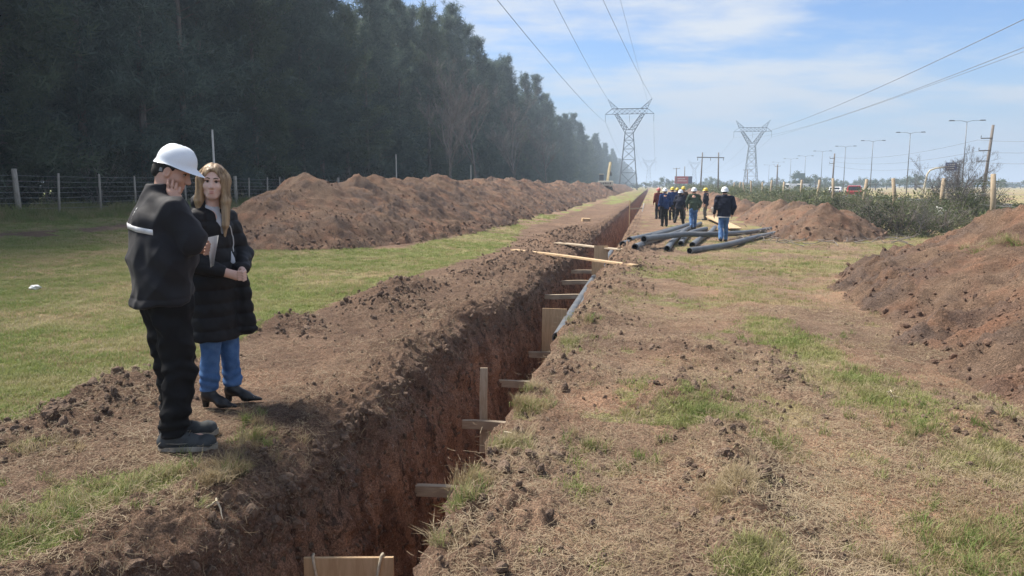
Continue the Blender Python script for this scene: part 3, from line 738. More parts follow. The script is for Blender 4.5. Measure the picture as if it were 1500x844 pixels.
# ------------------------------------------------------------------ the wood behind the fence
t_ = NT('bark'); c_ = t_.coord()
M_BARK = t_.fin(t_.mix(t_.ramp(t_.noise(c_, 3, 5, 0.6, (2, 2, .5)), .3, .7), (0.10, 0.085, 0.075), (0.22, 0.19, 0.165)), 0.9, 0.1)
M_TWIG = plain('bare_twig', (0.20, 0.175, 0.155), 0.85, 0.3, 3)
def foliage(name, c0, c1, c2, trans=0.35):
    t = NT(name); r = t.attr('tone'); p = t.coord()
    col = t.mix(t.ramp(r, 0, 1), c0, c1); col = t.mix(t.ramp(t.noise(p, 0.6, 3), 0.4, 0.7, 0, .8), col, c2)
    col = t.mix(t.math('MULTIPLY', t.rand(), 0.45), col, tuple(q * 0.6 for q in c0))
    t.fin(col, 0.65, 0.2)
    tr = t.n.new('ShaderNodeBsdfTranslucent'); t.l.new(col, tr.inputs[0])
    ms = t.n.new('ShaderNodeMixShader'); ms.inputs[0].default_value = trans
    t.l.new(t.b.outputs[0], ms.inputs[1]); t.l.new(tr.outputs[0], ms.inputs[2]); t.l.new(ms.outputs[0], t.n['Material Output'].inputs[0])
    return t.m
M_CASU = foliage('casuarina_foliage', (0.062, 0.096, 0.082), (0.145, 0.195, 0.15), (0.10, 0.138, 0.115))
M_CASU2 = foliage('casuarina_foliage_light', (0.075, 0.11, 0.075), (0.17, 0.21, 0.125), (0.115, 0.15, 0.095))
def blades_mesh(name, base, direc, length, width, tone, seed=0):
    """long narrow triangles"""
    r = np.random.default_rng(seed); n = len(base)
    direc = direc / (np.linalg.norm(direc, axis=1, keepdims=True) + 1e-9)
    side = np.cross(direc, r.normal(0, 1, (n, 3))); side /= (np.linalg.norm(side, axis=1, keepdims=True) + 1e-9)
    a = base - side * width[:, None] * .5; b = base + side * width[:, None] * .5; c = base + direc * length[:, None]
    V = np.stack([a, b, c], 1).reshape(-1, 3)
    return mesh_np(name, V, np.arange(3 * n).reshape(n, 3), False, {'tone': np.repeat(tone, 3)})
def casuarina(seed, H, Rm, zlow):
    r = np.random.default_rng(seed)
    mb = MB(); k = 7
    bend = r.normal(0, .25, 2)
    tp = [Vector((bend[0] * math.sin(i / k * 2.5), bend[1] * math.sin(i / k * 2.1 + .4), H * .95 * i / k)) for i in range(k + 1)]
    mb.tube(tp, [0.24 * (1 - .92 * i / k) + .01 for i in range(k + 1)], 7)
    B, D, L, W, T = [], [], [], [], []
    nb = 92
    for i in range(nb):
        t = (i + r.random()) / nb; z = zlow + (H - zlow) * t
        az = r.random() * 6.28; prof = (math.sin(math.pi * min(1, (0.16 + .84 * t)) ** 0.75) ** .8 if t < .97 else .12)
        Lb = Rm * (0.25 + 0.85 * prof) * r.uniform(.55, 1.15); el = 0.15 + 0.7 * t + r.normal(0, .15)
        d = np.array([math.cos(az) * math.cos(el), math.sin(az) * math.cos(el), math.sin(el)])
        f = z / (H * .95) * k; i0 = min(int(f), k - 1); o = np.array(tp[i0].lerp(tp[i0 + 1], min(1, f - i0)))
        e = o + d * Lb * .8
        if i % 2 == 0: mb.tube([o, o + d * Lb * .45 + np.array([0, 0, -.05]), e], [.05 * (1 - .6 * t), .03, .008], 4, False)
        nt = int(7 + 12 * Lb / Rm)
        for j in range(nt):
            q = 0.22 + .9 * (j + r.random()) / nt
            c = o + d * Lb * q + r.normal(0, .26, 3); tone = np.clip(r.normal(.45, .32), 0, 1)
            nbld = 17
            dr = d * .55 + np.array([0, 0, .12]) + r.normal(0, .62, (nbld, 3)); dr[:, 2] -= .18
            B.append(c + r.normal(0, .16, (nbld, 3))); D.append(dr); L.append(r.uniform(.35, .85, nbld)); W.append(r.uniform(.045, .10, nbld)); T.append(np.clip(tone + r.normal(0, .12, nbld), 0, 1))
    return mb.mesh('trunk', True), blades_mesh('crown', np.concatenate(B), np.concatenate(D), np.concatenate(L), np.concatenate(W), np.concatenate(T), seed)
VAR = []
for i, (H, Rm, zl) in enumerate(((25, 3.4, 1.6), (23.5, 3.7, 1.2), (26, 3.3, 2.2), (22, 3.7, 1.5), (24.5, 3.9, 2.4))):
    tm, cm = casuarina(900 + i, H, Rm, zl); tm.materials.append(M_BARK); cm.materials.append(M_CASU if i != 3 else M_CASU2); VAR.append((tm, cm))
def put_tree(s, w, v, sc, label, zs_=1.0, name='evergreen_tree', group='evergreens of the wood behind the fence'):
    x, y = to_xy(s, w)
    e = empty(name, (x, y, float(G(s, w)) - .05), random.random() * 6.28, label=label, category='tree', group=group)
    e.scale = (sc, sc, sc * zs_)
    link('trunk', VAR[v][0], None, e); link('crown', VAR[v][1], None, e)
    return e
tr_ = random.Random(5)
nt_ = 0
for row, (w0, sp, s_a, s_b, lab) in enumerate(((-30.0, 3.3, 8, 1500, 'tall dark feathery evergreen in the front row of the wood'), (-33.6, 3.9, 9, 260, 'tall dark evergreen in the second row of the wood'), (-37.5, 4.4, 12, 170, 'dark evergreen deep inside the wood behind the fence'))):
    s = s_a
    while s < s_b:
        big = 1.0 + (0.1 if s < 45 else 0) + 0.06 * math.sin(s * .13)
        put_tree(s + tr_.uniform(-.8, .8), w0 + tr_.uniform(-.9, .9), tr_.randrange(5), big * tr_.uniform(.88, 1.06), lab, tr_.uniform(.92, 1.08)); nt_ += 1
        s += sp * tr_.uniform(.75, 1.25) * (1 + s / 160)
# undergrowth at the wood's edge
def leaf_cloud(seed, n, rx, ry, rz, size, hollow=.35):
    r = np.random.default_rng(seed)
    nc = max(8, n // 60); c = r.normal(0, 1, (nc, 3)); c /= np.linalg.norm(c, axis=1, keepdims=True); c *= (hollow + (1 - hollow) * r.random((nc, 1)) ** .5); c[:, 2] = np.abs(c[:, 2])
    k = r.integers(0, nc, n); B = c[k] * np.array([rx, ry, rz]) + r.normal(0, .11, (n, 3)) * np.array([rx, ry, rz * .8]); B[:, 2] = np.abs(B[:, 2])
    D = r.normal(0, 1, (n, 3)) + np.array([0, 0, .25]); T = np.clip(r.normal(.5, .2, nc)[k] + r.normal(0, .12, n), 0, 1)
    return B, D, r.uniform(.6, 1.3, n) * size, r.uniform(.3, .55, n) * size, T
M_BUSH = foliage('bush_leaves', (0.07, 0.095, 0.045), (0.14, 0.165, 0.075), (0.16, 0.15, 0.09), .3)
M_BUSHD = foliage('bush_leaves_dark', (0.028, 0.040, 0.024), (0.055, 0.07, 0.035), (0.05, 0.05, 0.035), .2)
def bush_meshes(seed, n, rx, ry, rz, size, mat, twigs=26, twmat=None):
    r = random.Random(seed); mb = MB()
    for i in range(twigs):
        a = r.random() * 6.28; q = r.random() ** .6; tip = Vector((rx * q * math.cos(a), ry * q * math.sin(a), rz * r.uniform(.55, 1.12) * (1.05 - .35 * q)))
        mid = tip * .5 + Vector((r.gauss(0, .12), r.gauss(0, .12), .1)); mb.tube([(0.12 * r.gauss(0, 1), .12 * r.gauss(0, 1), -.05), mid, tip], [.022, .013, .004], 4, False)
        for _ in range(3):
            u = r.uniform(.45, .95); o = mid.lerp(tip, u); e = o + Vector((r.gauss(0, .25), r.gauss(0, .25), r.uniform(.0, .4))) * rz * .4; mb.tube([o, e], [.007, .002], 3, False)
    B, D, L, W, T = leaf_cloud(seed, n, rx, ry, rz, size)
    tm = mb.mesh('twigs', True); tm.materials.append(twmat or M_TWIG)
    cm = blades_mesh('leaves', B, D, L, W, T, seed); cm.materials.append(mat)
    return tm, cm
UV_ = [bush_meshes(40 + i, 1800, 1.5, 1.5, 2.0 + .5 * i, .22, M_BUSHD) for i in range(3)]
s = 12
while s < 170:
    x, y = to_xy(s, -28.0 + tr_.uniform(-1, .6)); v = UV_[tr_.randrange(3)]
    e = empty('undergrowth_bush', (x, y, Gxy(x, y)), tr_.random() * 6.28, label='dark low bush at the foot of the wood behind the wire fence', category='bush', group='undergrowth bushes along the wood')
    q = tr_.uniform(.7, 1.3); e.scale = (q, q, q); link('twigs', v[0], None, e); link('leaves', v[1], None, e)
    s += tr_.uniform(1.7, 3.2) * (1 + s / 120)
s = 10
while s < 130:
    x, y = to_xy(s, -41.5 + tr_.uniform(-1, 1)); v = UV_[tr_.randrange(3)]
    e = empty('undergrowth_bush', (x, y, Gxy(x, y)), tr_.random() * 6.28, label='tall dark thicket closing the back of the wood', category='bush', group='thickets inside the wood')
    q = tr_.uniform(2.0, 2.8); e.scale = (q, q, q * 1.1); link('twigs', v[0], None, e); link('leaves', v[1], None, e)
    s += tr_.uniform(2.6, 3.8) * (1 + s / 160)
# leafless trees in front of the evergreens
def bare_tree(seed, H):
    r = random.Random(seed); mb = MB()
    def grow(p, d, L, rad, lv):
        pts = [p]; q = p; dd = d.copy(); n = 4
        for i in range(n):
            dd = (dd + Vector((r.gauss(0, .10), r.gauss(0, .10), .07 + r.gauss(0, .06)))).normalized(); q = q + dd * L / n; pts.append(q)
        mb.tube(pts, [rad * (1 - .75 * i / n) for i in range(n + 1)], 5 if lv < 2 else 3, False)
        if lv >= 4: return
        for i in range({0: 11, 1: 7, 2: 5, 3: 4}[lv]):
            u = r.uniform(.25 if lv == 0 else .2, .98); f = u * n; i0 = min(int(f), n - 1); o = pts[i0].lerp(pts[i0 + 1], f - i0)
            ax = Vector((r.gauss(0, 1), r.gauss(0, 1), r.gauss(0, .4))).normalized(); nd = (dd * .75 + ax * .62 + Vector((0, 0, .18))).normalized()
            grow(o, nd, L * r.uniform(.38, .6) * (1.15 - .35 * u), max(.008, rad * (1 - .6 * u) * .5), lv + 1)
    grow(Vector((0, 0, 0)), Vector((r.gauss(0, .1), r.gauss(0, .1), 1)).normalized(), H * .62, .11, 0)
    return mb.mesh('branches', True)
M_BARE = plain('bare_branch', (0.15, 0.14, 0.14), .85, .3, 2)
BT = [bare_tree(70 + i, 10 + i) for i in range(3)]
for m_ in BT: m_.materials.append(M_BARE)
for i, (px, depth, sc, lab) in enumerate(((660, 62, 1.25, 'leafless pale tree against the wood above the spoil ridge, leftmost of the close pair'), (700, 70, 1.3, 'spreading leafless tree left of the wood edge skyline, larger of the close pair'),
                                      (760, 95, 1.3, 'grey leafless tree further along the edge of the wood'), (800, 120, 1.35, 'farthest leafless tree before the evergreens thin to the skyline'))):
    x = (px - 750) / 1100 * depth; s, w = to_sw(x, depth)
    o = link('bare_tree', BT[i % 3], None, label=lab, category='tree', group='leafless trees at the wood edge'); o.location = (x, depth, float(G(s, w)) - .1); o.rotation_euler = (0, 0, i * 1.3); o.scale = (sc, sc, sc)
# ------------------------------------------------------------------ wire fence in front of the wood
M_POST = wood('post_wood', (0.22, 0.20, 0.17), (0.40, 0.37, 0.32), (6, 6, 1))
M_WIRE = plain('wire', (0.30, 0.31, 0.32), .5, .1, 3, .4, .6)
FW = -25.2
fr_ = random.Random(3)
fence = empty('wire_fence', (*to_xy(8, FW), float(G(8, FW))), 0, label='grey wire fence on wooden posts in front of the dark wood', category='fence')
def fpt(s, z): x, y = to_xy(s, FW); b = fence.location; return (x - b.x, y - b.y, float(G(s, FW)) + z - b.z)
thick_ = [MB().tube([(0, 0, -.3), (0.01, 0, 1.0), (0, .01, 1.86 + .1 * k)], [.11, .105, .10], 9).mesh('post', True) for k in range(2)]
thin_ = [MB().tube([(0, 0, -.3), (.01, .01, .9), (0, 0, 1.78 + .07 * k)], [.055, .05, .048], 7).mesh('post', True) for k in range(2)]
s = 8.0; i = 0
FS = []
while s < 150:
    FS.append(s); big = i % 4 == 1
    me = (thick_ if big else thin_)[fr_.randrange(2)]
    p = link('post', me, M_POST, fence); p.location = fpt(s, 0); p.rotation_euler = (fr_.gauss(0, .025), fr_.gauss(0, .025), fr_.random() * 6)
    s += fr_.uniform(1.5, 2.6) * (1.0 if s < 60 else 1.8); i += 1
for k in range(8):
    z = .12 + k * .225
    pts = [fpt(q, z + fr_.gauss(0, .008)) for q in FS]
    MB().tube(pts, .0055, 4, False).build('wire', M_WIRE, fence)
# thin pale poles standing at the wood edge
M_PALE = plain('pale_pole', (0.52, 0.52, 0.50), .6, .1, 4)
for (px, y0, y1, d, lab) in ((315, 190, 262, 28, 'thin pale pole at the wood edge above the blonde woman'), (581, 226, 268, 52, 'thin pale pole rising behind the peak of the long spoil ridge'), (690, 242, 270, 70, 'farther thin pale pole before the wood beyond the spoil ridge')):
    a = pix_at_depth(px, y1 + 6, d); b = pix_at_depth(px, y0, d); g0 = Gxy(a.x, a.y)
    o = MB().tube([(0, 0, -.1), (0, 0, b.z - g0)], [.045, .035], 8).build('marker_pole', M_PALE, label=lab, category='pole'); o.location = (a.x, a.y, g0)
# ------------------------------------------------------------------ people (smooth signed-distance bodies meshed with surface nets)
from mathutils.bvhtree import BVHTree
def V3(*a): return np.array(a, float)
class SDF:
    def __init__(self, lo, hi, h):
        self.lo = np.array(lo, float); self.h = h
        self.n = np.ceil((np.array(hi) - self.lo) / h).astype(int) + 1
        self.F = np.full(self.n, 0.5, np.float32)
    def _box(self, lo, hi):
        a = np.clip(np.floor((lo - self.lo) / self.h).astype(int), 0, self.n - 1); b = np.clip(np.ceil((hi - self.lo) / self.h).astype(int) + 1, 1, self.n)
        ax = [self.lo[i] + self.h * np.arange(a[i], b[i]) for i in range(3)]
        sl = tuple(slice(a[i], b[i]) for i in range(3))
        return sl, ax[0][:, None, None], ax[1][None, :, None], ax[2][None, None, :]
    def _put(self, sl, d, k, sub):
        f = self.F[sl]; d = d.astype(np.float32)
        if sub:
            d = -d; h = np.maximum(k - np.abs(f - d), 0) / k if k > 0 else 0
            r = np.maximum(f, d) + (h * h * k * .25 if k > 0 else 0)
        else:
            h = np.maximum(k - np.abs(f - d), 0) / k if k > 0 else 0
            r = np.minimum(f, d) - (h * h * k * .25 if k > 0 else 0)
        self.F[sl] = r
    def cap(self, a, b, ra, rb=None, k=.02, side=None, flat=1.0, sub=False):
        a, b = np.array(a, float), np.array(b, float); rb = ra if rb is None else rb
        m = max(ra, rb) * max(1, flat) + k + 3 * self.h
        sl, X, Y, Z = self._box(np.minimum(a, b) - m, np.maximum(a, b) + m)
        ab = b - a; L2 = max((ab ** 2).sum(), 1e-9)
        t = np.clip(((X - a[0]) * ab[0] + (Y - a[1]) * ab[1] + (Z - a[2]) * ab[2]) / L2, 0, 1)
        px, py, pz = X - a[0] - t * ab[0], Y - a[1] - t * ab[1], Z - a[2] - t * ab[2]
        if side is not None:
            s = np.array(side, float); s /= np.linalg.norm(s); c = px * s[0] + py * s[1] + pz * s[2]; q = c * (1 / flat - 1)
            px, py, pz = px + q * s[0], py + q * s[1], pz + q * s[2]
        self._put(sl, np.sqrt(px * px + py * py + pz * pz) - (ra + (rb - ra) * t), k, sub); return self
    def ell(self, c, r, M=None, k=.02, sub=False):
        c, r = np.array(c, float), np.array(r, float); m = r.max() + k + 3 * self.h
        sl, X, Y, Z = self._box(c - m, c + m); x, y, z = X - c[0], Y - c[1], Z - c[2]
        if M is not None:
            M = np.array(M); x, y, z = (M[0, i] * x + M[1, i] * y + M[2, i] * z for i in range(3))
        k0 = np.sqrt((x / r[0]) ** 2 + (y / r[1]) ** 2 + (z / r[2]) ** 2); k1 = np.sqrt((x / r[0] ** 2) ** 2 + (y / r[1] ** 2) ** 2 + (z / r[2] ** 2) ** 2) + 1e-6
        self._put(sl, k0 * (k0 - 1) / k1, k, sub); return self
    def grid(self):
        return np.meshgrid(*[self.lo[i] + self.h * np.arange(self.n[i]) for i in range(3)], indexing='ij', sparse=True)
    def plane(self, n, d, k=.015):      # keep n.p < d
        X, Y, Z = self.grid(); n = np.array(n, float); n /= np.linalg.norm(n)
        self._put(np.s_[:, :, :], -(X * n[0] + Y * n[1] + Z * n[2] - d), k, True); return self
    def mesh(self, name):
        F = self.F; ins = F < 0
        c = [(i, j, k) for i in (0, 1) for j in (0, 1) for k in (0, 1)]
        nx, ny, nz = F.shape
        cnt = np.zeros((nx - 1, ny - 1, nz - 1), np.int8)
        for (i, j, k) in c: cnt += ins[i:nx - 1 + i, j:ny - 1 + j, k:nz - 1 + k]
        cells = np.argwhere((cnt > 0) & (cnt < 8)); n = len(cells)
        val = np.stack([F[cells[:, 0] + i, cells[:, 1] + j, cells[:, 2] + k] for (i, j, k) in c], 1)
        P = np.zeros((n, 3)); N = np.zeros(n); C = np.array(c, float)
        for a in range(8):
            for b in range(a + 1, 8):
                if abs(C[a] - C[b]).sum() != 1: continue
                va, vb = val[:, a], val[:, b]; m = (va < 0) != (vb < 0); t = np.where(m, va / np.where(m, va - vb, 1), 0)
                P += np.where(m[:, None], C[a] + t[:, None] * (C[b] - C[a]), 0); N += m
        P = (cells + P / N[:, None]) * self.h + self.lo
        vid = np.full(cnt.shape, -1, np.int32); vid[tuple(cells.T)] = np.arange(n)
        Q = []
        for ax in range(3):
            s0 = [slice(None)] * 3; s1 = [slice(None)] * 3; s0[ax] = slice(0, -1); s1[ax] = slice(1, None)
            A, B = ins[tuple(s0)], ins[tuple(s1)]
            e = np.argwhere(A != B); u, v = [(1, 2), (2, 0), (0, 1)][ax]
            ok = (e[:, u] > 0) & (e[:, v] > 0) & (e[:, u] < F.shape[u] - 1) & (e[:, v] < F.shape[v] - 1); e = e[ok]
            def at(du, dv): q = e.copy(); q[:, u] += du; q[:, v] += dv; return vid[tuple(q.T)]
            q = np.stack([at(-1, -1), at(0, -1), at(0, 0), at(-1, 0)], 1); fl = ~A[tuple(e.T)]
            q[fl] = q[fl][:, ::-1]; Q.append(q)
        Q = np.concatenate(Q); Q = Q[(Q >= 0).all(1)]
        self.P, self.Q = P, Q
        return mesh_np(name, P, Q, True)
    def bvh(self): return BVHTree.FromPolygons([tuple(p) for p in self.P], [tuple(int(i) for i in q) for q in self.Q])

def rotm(yaw=0, pitch=0, roll=0):
    """head frame -> body frame; pitch > 0 looks down"""
    return np.array((Matrix.Rotation(yaw, 3, 'Z') @ Matrix.Rotation(pitch, 3, 'Y') @ Matrix.Rotation(roll, 3, 'X')))

M_SKIN = NT('skin'); _c = M_SKIN.coord()
_col = M_SKIN.mix(M_SKIN.ramp(M_SKIN.noise(_c, 9, 4), .35, .7), (0.50, 0.285, 0.205), (0.57, 0.345, 0.255))
M_SKIN.b.inputs['Subsurface Weight'].default_value = .12; M_SKIN.b.inputs['Subsurface Radius'].default_value = (.01, .004, .002)
M_SKIN.bump(M_SKIN.noise(_c, 220, 3), .12, .002); M_SKIN = M_SKIN.fin(_col, .5, .35)
M_SKINF = NT('skin_fair'); _c = M_SKINF.coord()
_col = M_SKINF.mix(M_SKINF.ramp(M_SKINF.noise(_c, 8, 4), .35, .7), (0.64, 0.42, 0.335), (0.70, 0.49, 0.405))
M_SKINF.b.inputs['Subsurface Weight'].default_value = .12; M_SKINF.b.inputs['Subsurface Radius'].default_value = (.01, .004, .002)
M_SKINF = M_SKINF.fin(_col, .45, .35)
def fabric(name, col, rough=.85, var=.25, weave=350, spec=.2, sheen=0.0, bump=.25):
    t = NT(name); c = t.coord(); n = t.noise(c, 5, 5, .6); w = t.noise(c, weave, 2, .5)
    f = t.math('ADD', t.math('MULTIPLY', n, .7), t.math('MULTIPLY', w, .3))
    t.bump(t.math('ADD', t.math('MULTIPLY', w, .4), t.noise(c, 26, 4, .6)), bump, .006)
    t.b.inputs['Sheen Weight'].default_value = sheen
    return t.fin(t.mix(t.ramp(f, .3, .7), tuple(q * (1 - var) for q in col), tuple(q * (1 + var) for q in col)), rough, spec)
M_JACKET = fabric('black_softshell', (0.014, 0.014, 0.017), .75, .25, 300, .25, .05)
M_TROUS = fabric('black_work_trousers', (0.010, 0.010, 0.011), .85, .3, 300, .15)
M_COAT = fabric('black_puffer_nylon', (0.011, 0.011, 0.013), .62, .25, 200, .22)
t = NT('blue_denim'); c = t.coord(); n = t.noise(c, 6, 5, .6); wv = t.noise(c, 300, 2)
t.bump(t.math('ADD', wv, t.noise(c, 30, 4)), .3, .005)
M_JEANS = t.fin(t.mix(t.ramp(t.math('ADD', t.math('MULTIPLY', n, .8), t.math('MULTIPLY', wv, .2)), .35, .65), (0.045, 0.105, 0.24), (0.105, 0.20, 0.38)), .85, .15)
M_LEATHER = plain('black_leather', (0.012, 0.012, 0.013), .38, .3, 12, .4, 0, .2, 90)
M_SHOE = plain('dark_grey_nubuck', (0.045, 0.050, 0.053), .75, .35, 14, .25, 0, .3, 120)
M_SOLE = plain('shoe_sole', (0.30, 0.275, 0.23), .8, .35, 16, .2)
M_REFL = plain('reflective_tape', (0.62, 0.63, 0.64), .45, .08, 30, .5)
M_HELM = plain('white_helmet_plastic', (0.72, 0.76, 0.80), .32, .04, 3, .5)
M_HAIRD = plain('dark_cropped_hair', (0.016, 0.013, 0.011), .7, .4, 60, .3, 0, .5, 400)
M_BLACKP = plain('black_plastic', (0.012, 0.012, 0.013), .5, .2)
M_EYEW = plain('eye_white', (0.36, 0.32, 0.30), .3, .05)
M_IRIS = plain('iris_dark', (0.020, 0.013, 0.010), .2, .2)
M_BROW = plain('eyebrow_brown', (0.10, 0.06, 0.04), .8, .2)
M_LIPS = plain('lips', (0.50, 0.23, 0.20), .4, .1)
M_PAPER = plain('white_paper', (0.78, 0.78, 0.76), .8, .03)
M_SHIRT = fabric('pale_grey_knit', (0.52, 0.54, 0.58), .9, .08, 120)
t = NT('blonde_hair'); c = t.coord(); n = t.noise(c, 30, 4, .6, (1, 1, .09)); n2 = t.noise(c, 4, 3)
t.bump(t.noise(c, 95, 3, .6, (1, 1, .06)), .7, .01)
M_HAIRB = t.fin(t.mix(t.ramp(n2, .4, .65, 0, .5), t.mix(t.ramp(n, .3, .7), (0.16, 0.10, 0.055), (0.50, 0.36, 0.215)), (0.40, 0.28, 0.16)), .42, .4)

def head(S, C, M, sex='m', sc=1.0):
    def p(f, l, u): return np.array(C) + np.array(M) @ (np.array((f, l, u)) * sc)
    def e(c, r, k=.02, sub=False): S.ell(p(*c), np.array(r) * sc, M, k, sub)
    m = sex == 'm'
    e((-.012, 0, .012), (.098, .076, .102))
    e((.022, 0, -.058), (.066, .057 if m else .052, .064), .035)
    S.cap(p(.062, -.012, -.104), p(.062, .012, -.104), (.022 if m else .018) * sc, k=.03)
    for q in (-1, 1):
        S.cap(p(.01, q * .05, -.07), p(.05, q * .02, -.10), .018 * sc, k=.025)      # jaw line
        e((.056 if m else .054, q * (.040 if m else .037), -.028), (.03, .028, .026) if m else (.027, .023, .024), .025)                        # cheek
        e((.088, q * .031, .006), (.016, .018, .012), .012, True)                  # eye socket
        S.cap(p(.080, q * .012, .028), p(.072, q * .046, .026), .011 * sc, k=.014)    # brow
        e((-.006, q * .078, -.012), (.021, .008, .032), .006)                      # ear
        e((-.002, q * .086, -.010), (.011, .006, .020), .006, True)
        e((.096 if m else .092, q * .011, -.038), (.011, .009, .008), .010)                       # nostril wing
    S.cap(p(.084, 0, .014), p(.108 if m else .102, 0, -.032), .009 * sc, (.013 if m else .010) * sc, k=.014)
    S.cap(p(.078, -.018, -.066), p(.078, .018, -.066), .010 * sc, k=.012)
    S.cap(p(.078, -.015, -.078), p(.078, .015, -.078), .010 * sc, k=.010)
    return p
def face_bits(parent, p, sc, brow=M_BROW, lips=True, mouth=True):
    def sph(c, r, mat, nm, flat=(1, 1, 1)):
        bm = bmesh.new(); bmesh.ops.create_uvsphere(bm, u_segments=12, v_segments=8, radius=r)
        me = bpy.data.meshes.new(nm); bm.to_mesh(me); bm.free(); me.polygons.foreach_set('use_smooth', np.ones(len(me.polygons), bool))
        o = link(nm, me, mat, parent); o.location = c; o.scale = flat; return o
    for q in (-1, 1):
        w = sph(p(.0705, q * .031, .006), .0125 * sc, M_EYEW, 'eye')
        d = p(.0790, q * .031, .0060) - p(.0705, q * .031, .006)
        i = sph(d, .0068 * sc, M_IRIS, 'iris'); i.parent = w
        MB().tube([p(.0800, q * .015, .0095), p(.0838, q * .030, .0140), p(.074, q * .047, .008)], [.0022, .0042, .0020], 5).build('eyelid', M_BROW, parent, True)
        MB().tube([p(.0915, q * .012, .0285), p(.0895, q * .030, .034), p(.078, q * .050, .0285)], [.0035, .004, .002], 5).build('eyebrow', brow, parent, True)
    if lips:
        MB().tube([p(.083, -.026, -.0705), p(.0895, -.012, -.0660), p(.0905, 0, -.0675), p(.0895, .012, -.0660), p(.083, .026, -.0705)], [.0015, .0036, .0034, .0036, .0015], 6).build('lip', M_LIPS, parent, True)
        MB().tube([p(.083, -.024, -.0725), p(.0895, -.010, -.0775), p(.0905, 0, -.0785), p(.0895, .010, -.0775), p(.083, .024, -.0725)], [.0015, .0042, .0046, .0042, .0015], 6).build('lip', M_LIPS, parent, True)
def fingers(S, roots, mids, tips, r0=.0092, r1=.0075, k=.006):
    for a, b, c in zip(roots, mids, tips):
        S.cap(a, b, r0, (r0 + r1) / 2, k); S.cap((a + b) / 2 * 0 + b, c, (r0 + r1) / 2, r1, .004)
def wrinkle(S, amp, fx, fz, seed, seams=None):
    X, Y, Z = S.grid(); band = np.abs(S.F) < .05
    I = np.argwhere(band); x = S.lo[0] + S.h * I[:, 0]; y = S.lo[1] + S.h * I[:, 1]; z = S.lo[2] + S.h * I[:, 2]
    d = amp * noise3(x * fx + z * 4, y * fx - z * 3, z * fz, seed) + .5 * amp * noise3(x * fx * 2.1, y * fx * 2.1, z * fz * 2.3, seed + 1)
    d = d + 1.5 * amp * (np.abs(noise3(x * fx * .55 + z * 5, y * fx * .55 + z * 2, z * fz * .8, seed + 2)) - .35) + .9 * amp * (np.abs(noise3(x * fx * 1.3 - z * 6, y * fx * 1.3 + z * 5, z * fz * 1.1, seed + 4)) - .3)
    if seams is not None: d = d + seams(x, y, z)
    S.F[band] += d.astype(np.float32)
def helmet(parent, C, M, mat, sc=1.0, seg=40, ribs=True, name='helmet', peak=.055, lining=True):
    """hard hat: dome, rim lip, peak and raised crown ribs, with thickness"""
    def shell(off):
        V = []; nr = 12
        for i in range(nr + 3):
            for j in range(seg):
                a = 2 * math.pi * j / seg; ca, sa = math.cos(a), math.sin(a)
                if i <= nr:
                    ph = (i / nr) * (math.pi / 2); r = math.sin(ph) ** .92; z = math.cos(ph)
                    rx, ry, rz = .132 + off, .113 + off, .125 + off
                    x, y, zz = rx * r * ca, ry * r * sa, rz * z
                    if ribs and .2 < ph < 1.35:
                        b = max(math.exp(-((y - q) / .007) ** 2) for q in (-.028, 0, .028)); zz += .009 * b * math.sin(ph * 2.2) * (1 if off >= 0 else 0)
                else:
                    k = i - nr; br = (.012 + peak * max(0, ca) ** 2.2 * (1 if ca > 0 else 0)) * k / 2
                    x, y, zz = (.132 + off + br) * ca, (.113 + off + br * .8) * sa, -.010 * k * (1 + .8 * max(0, ca)) + (.003 if off < 0 else 0)
                    if ca < -.3: zz -= .012 * k * (-ca - .3)
                V.append((x * sc, y * sc, zz * sc))
        return V, nr + 3
    A, n = shell(0.0); B, _ = shell(-.006)
    V = A + B; N = n * seg; F = []
    for i in range(n - 1):
        for j in range(seg):
            q = (i * seg + j, i * seg + (j + 1) % seg, (i + 1) * seg + (j + 1) % seg, (i + 1) * seg + j)
            F.append(tuple(reversed(q))); F.append(tuple(N + k for k in q))
    for j in range(seg): a, b = (n - 1) * seg + j, (n - 1) * seg + (j + 1) % seg; F.append((a, b, N + b, N + a))
    V = [tuple(np.array(C) + np.array(M) @ np.array(v)) for v in V]
    me = bpy.data.meshes.new(name); me.from_pydata(V, [], F); me.polygons.foreach_set('use_smooth', np.ones(len(me.polygons), bool)); me.update()
    return link(name, me, mat, parent)
def strip_on(bvh, ctr, ang0, ang1, zf, hw, nseg, off, name, mat, parent, thick=.003):
    """a band laid on a surface: angles about ctr, height zf(t)"""
    V, F = [], []
    for i in range(nseg + 1):
        t = i / nseg; a = ang0 + (ang1 - ang0) * t; d = Vector((math.cos(a), math.sin(a), 0))
        for q in (-1, 0, 1):
            o = Vector((ctr[0], ctr[1], zf(t) + q * hw)) + d * .8; h = bvh.ray_cast(o, -d)[0]
            h = h if h is not None else o - d * .6
            V += [tuple(h + d * off), tuple(h - d * thick)]
    for i in range(nseg):
        b, c = i * 6, (i + 1) * 6
        for q in (0, 2): F += [(b + q, b + q + 2, c + q + 2, c + q)]
        F += [(b, c, c + 1, b + 1), (b + 4, b + 5, c + 5, c + 4)]
    me = bpy.data.meshes.new(name); me.from_pydata(V, [], F); me.polygons.foreach_set('use_smooth', np.ones(len(me.polygons), bool)); me.update()
    return link(name, me, mat, parent)

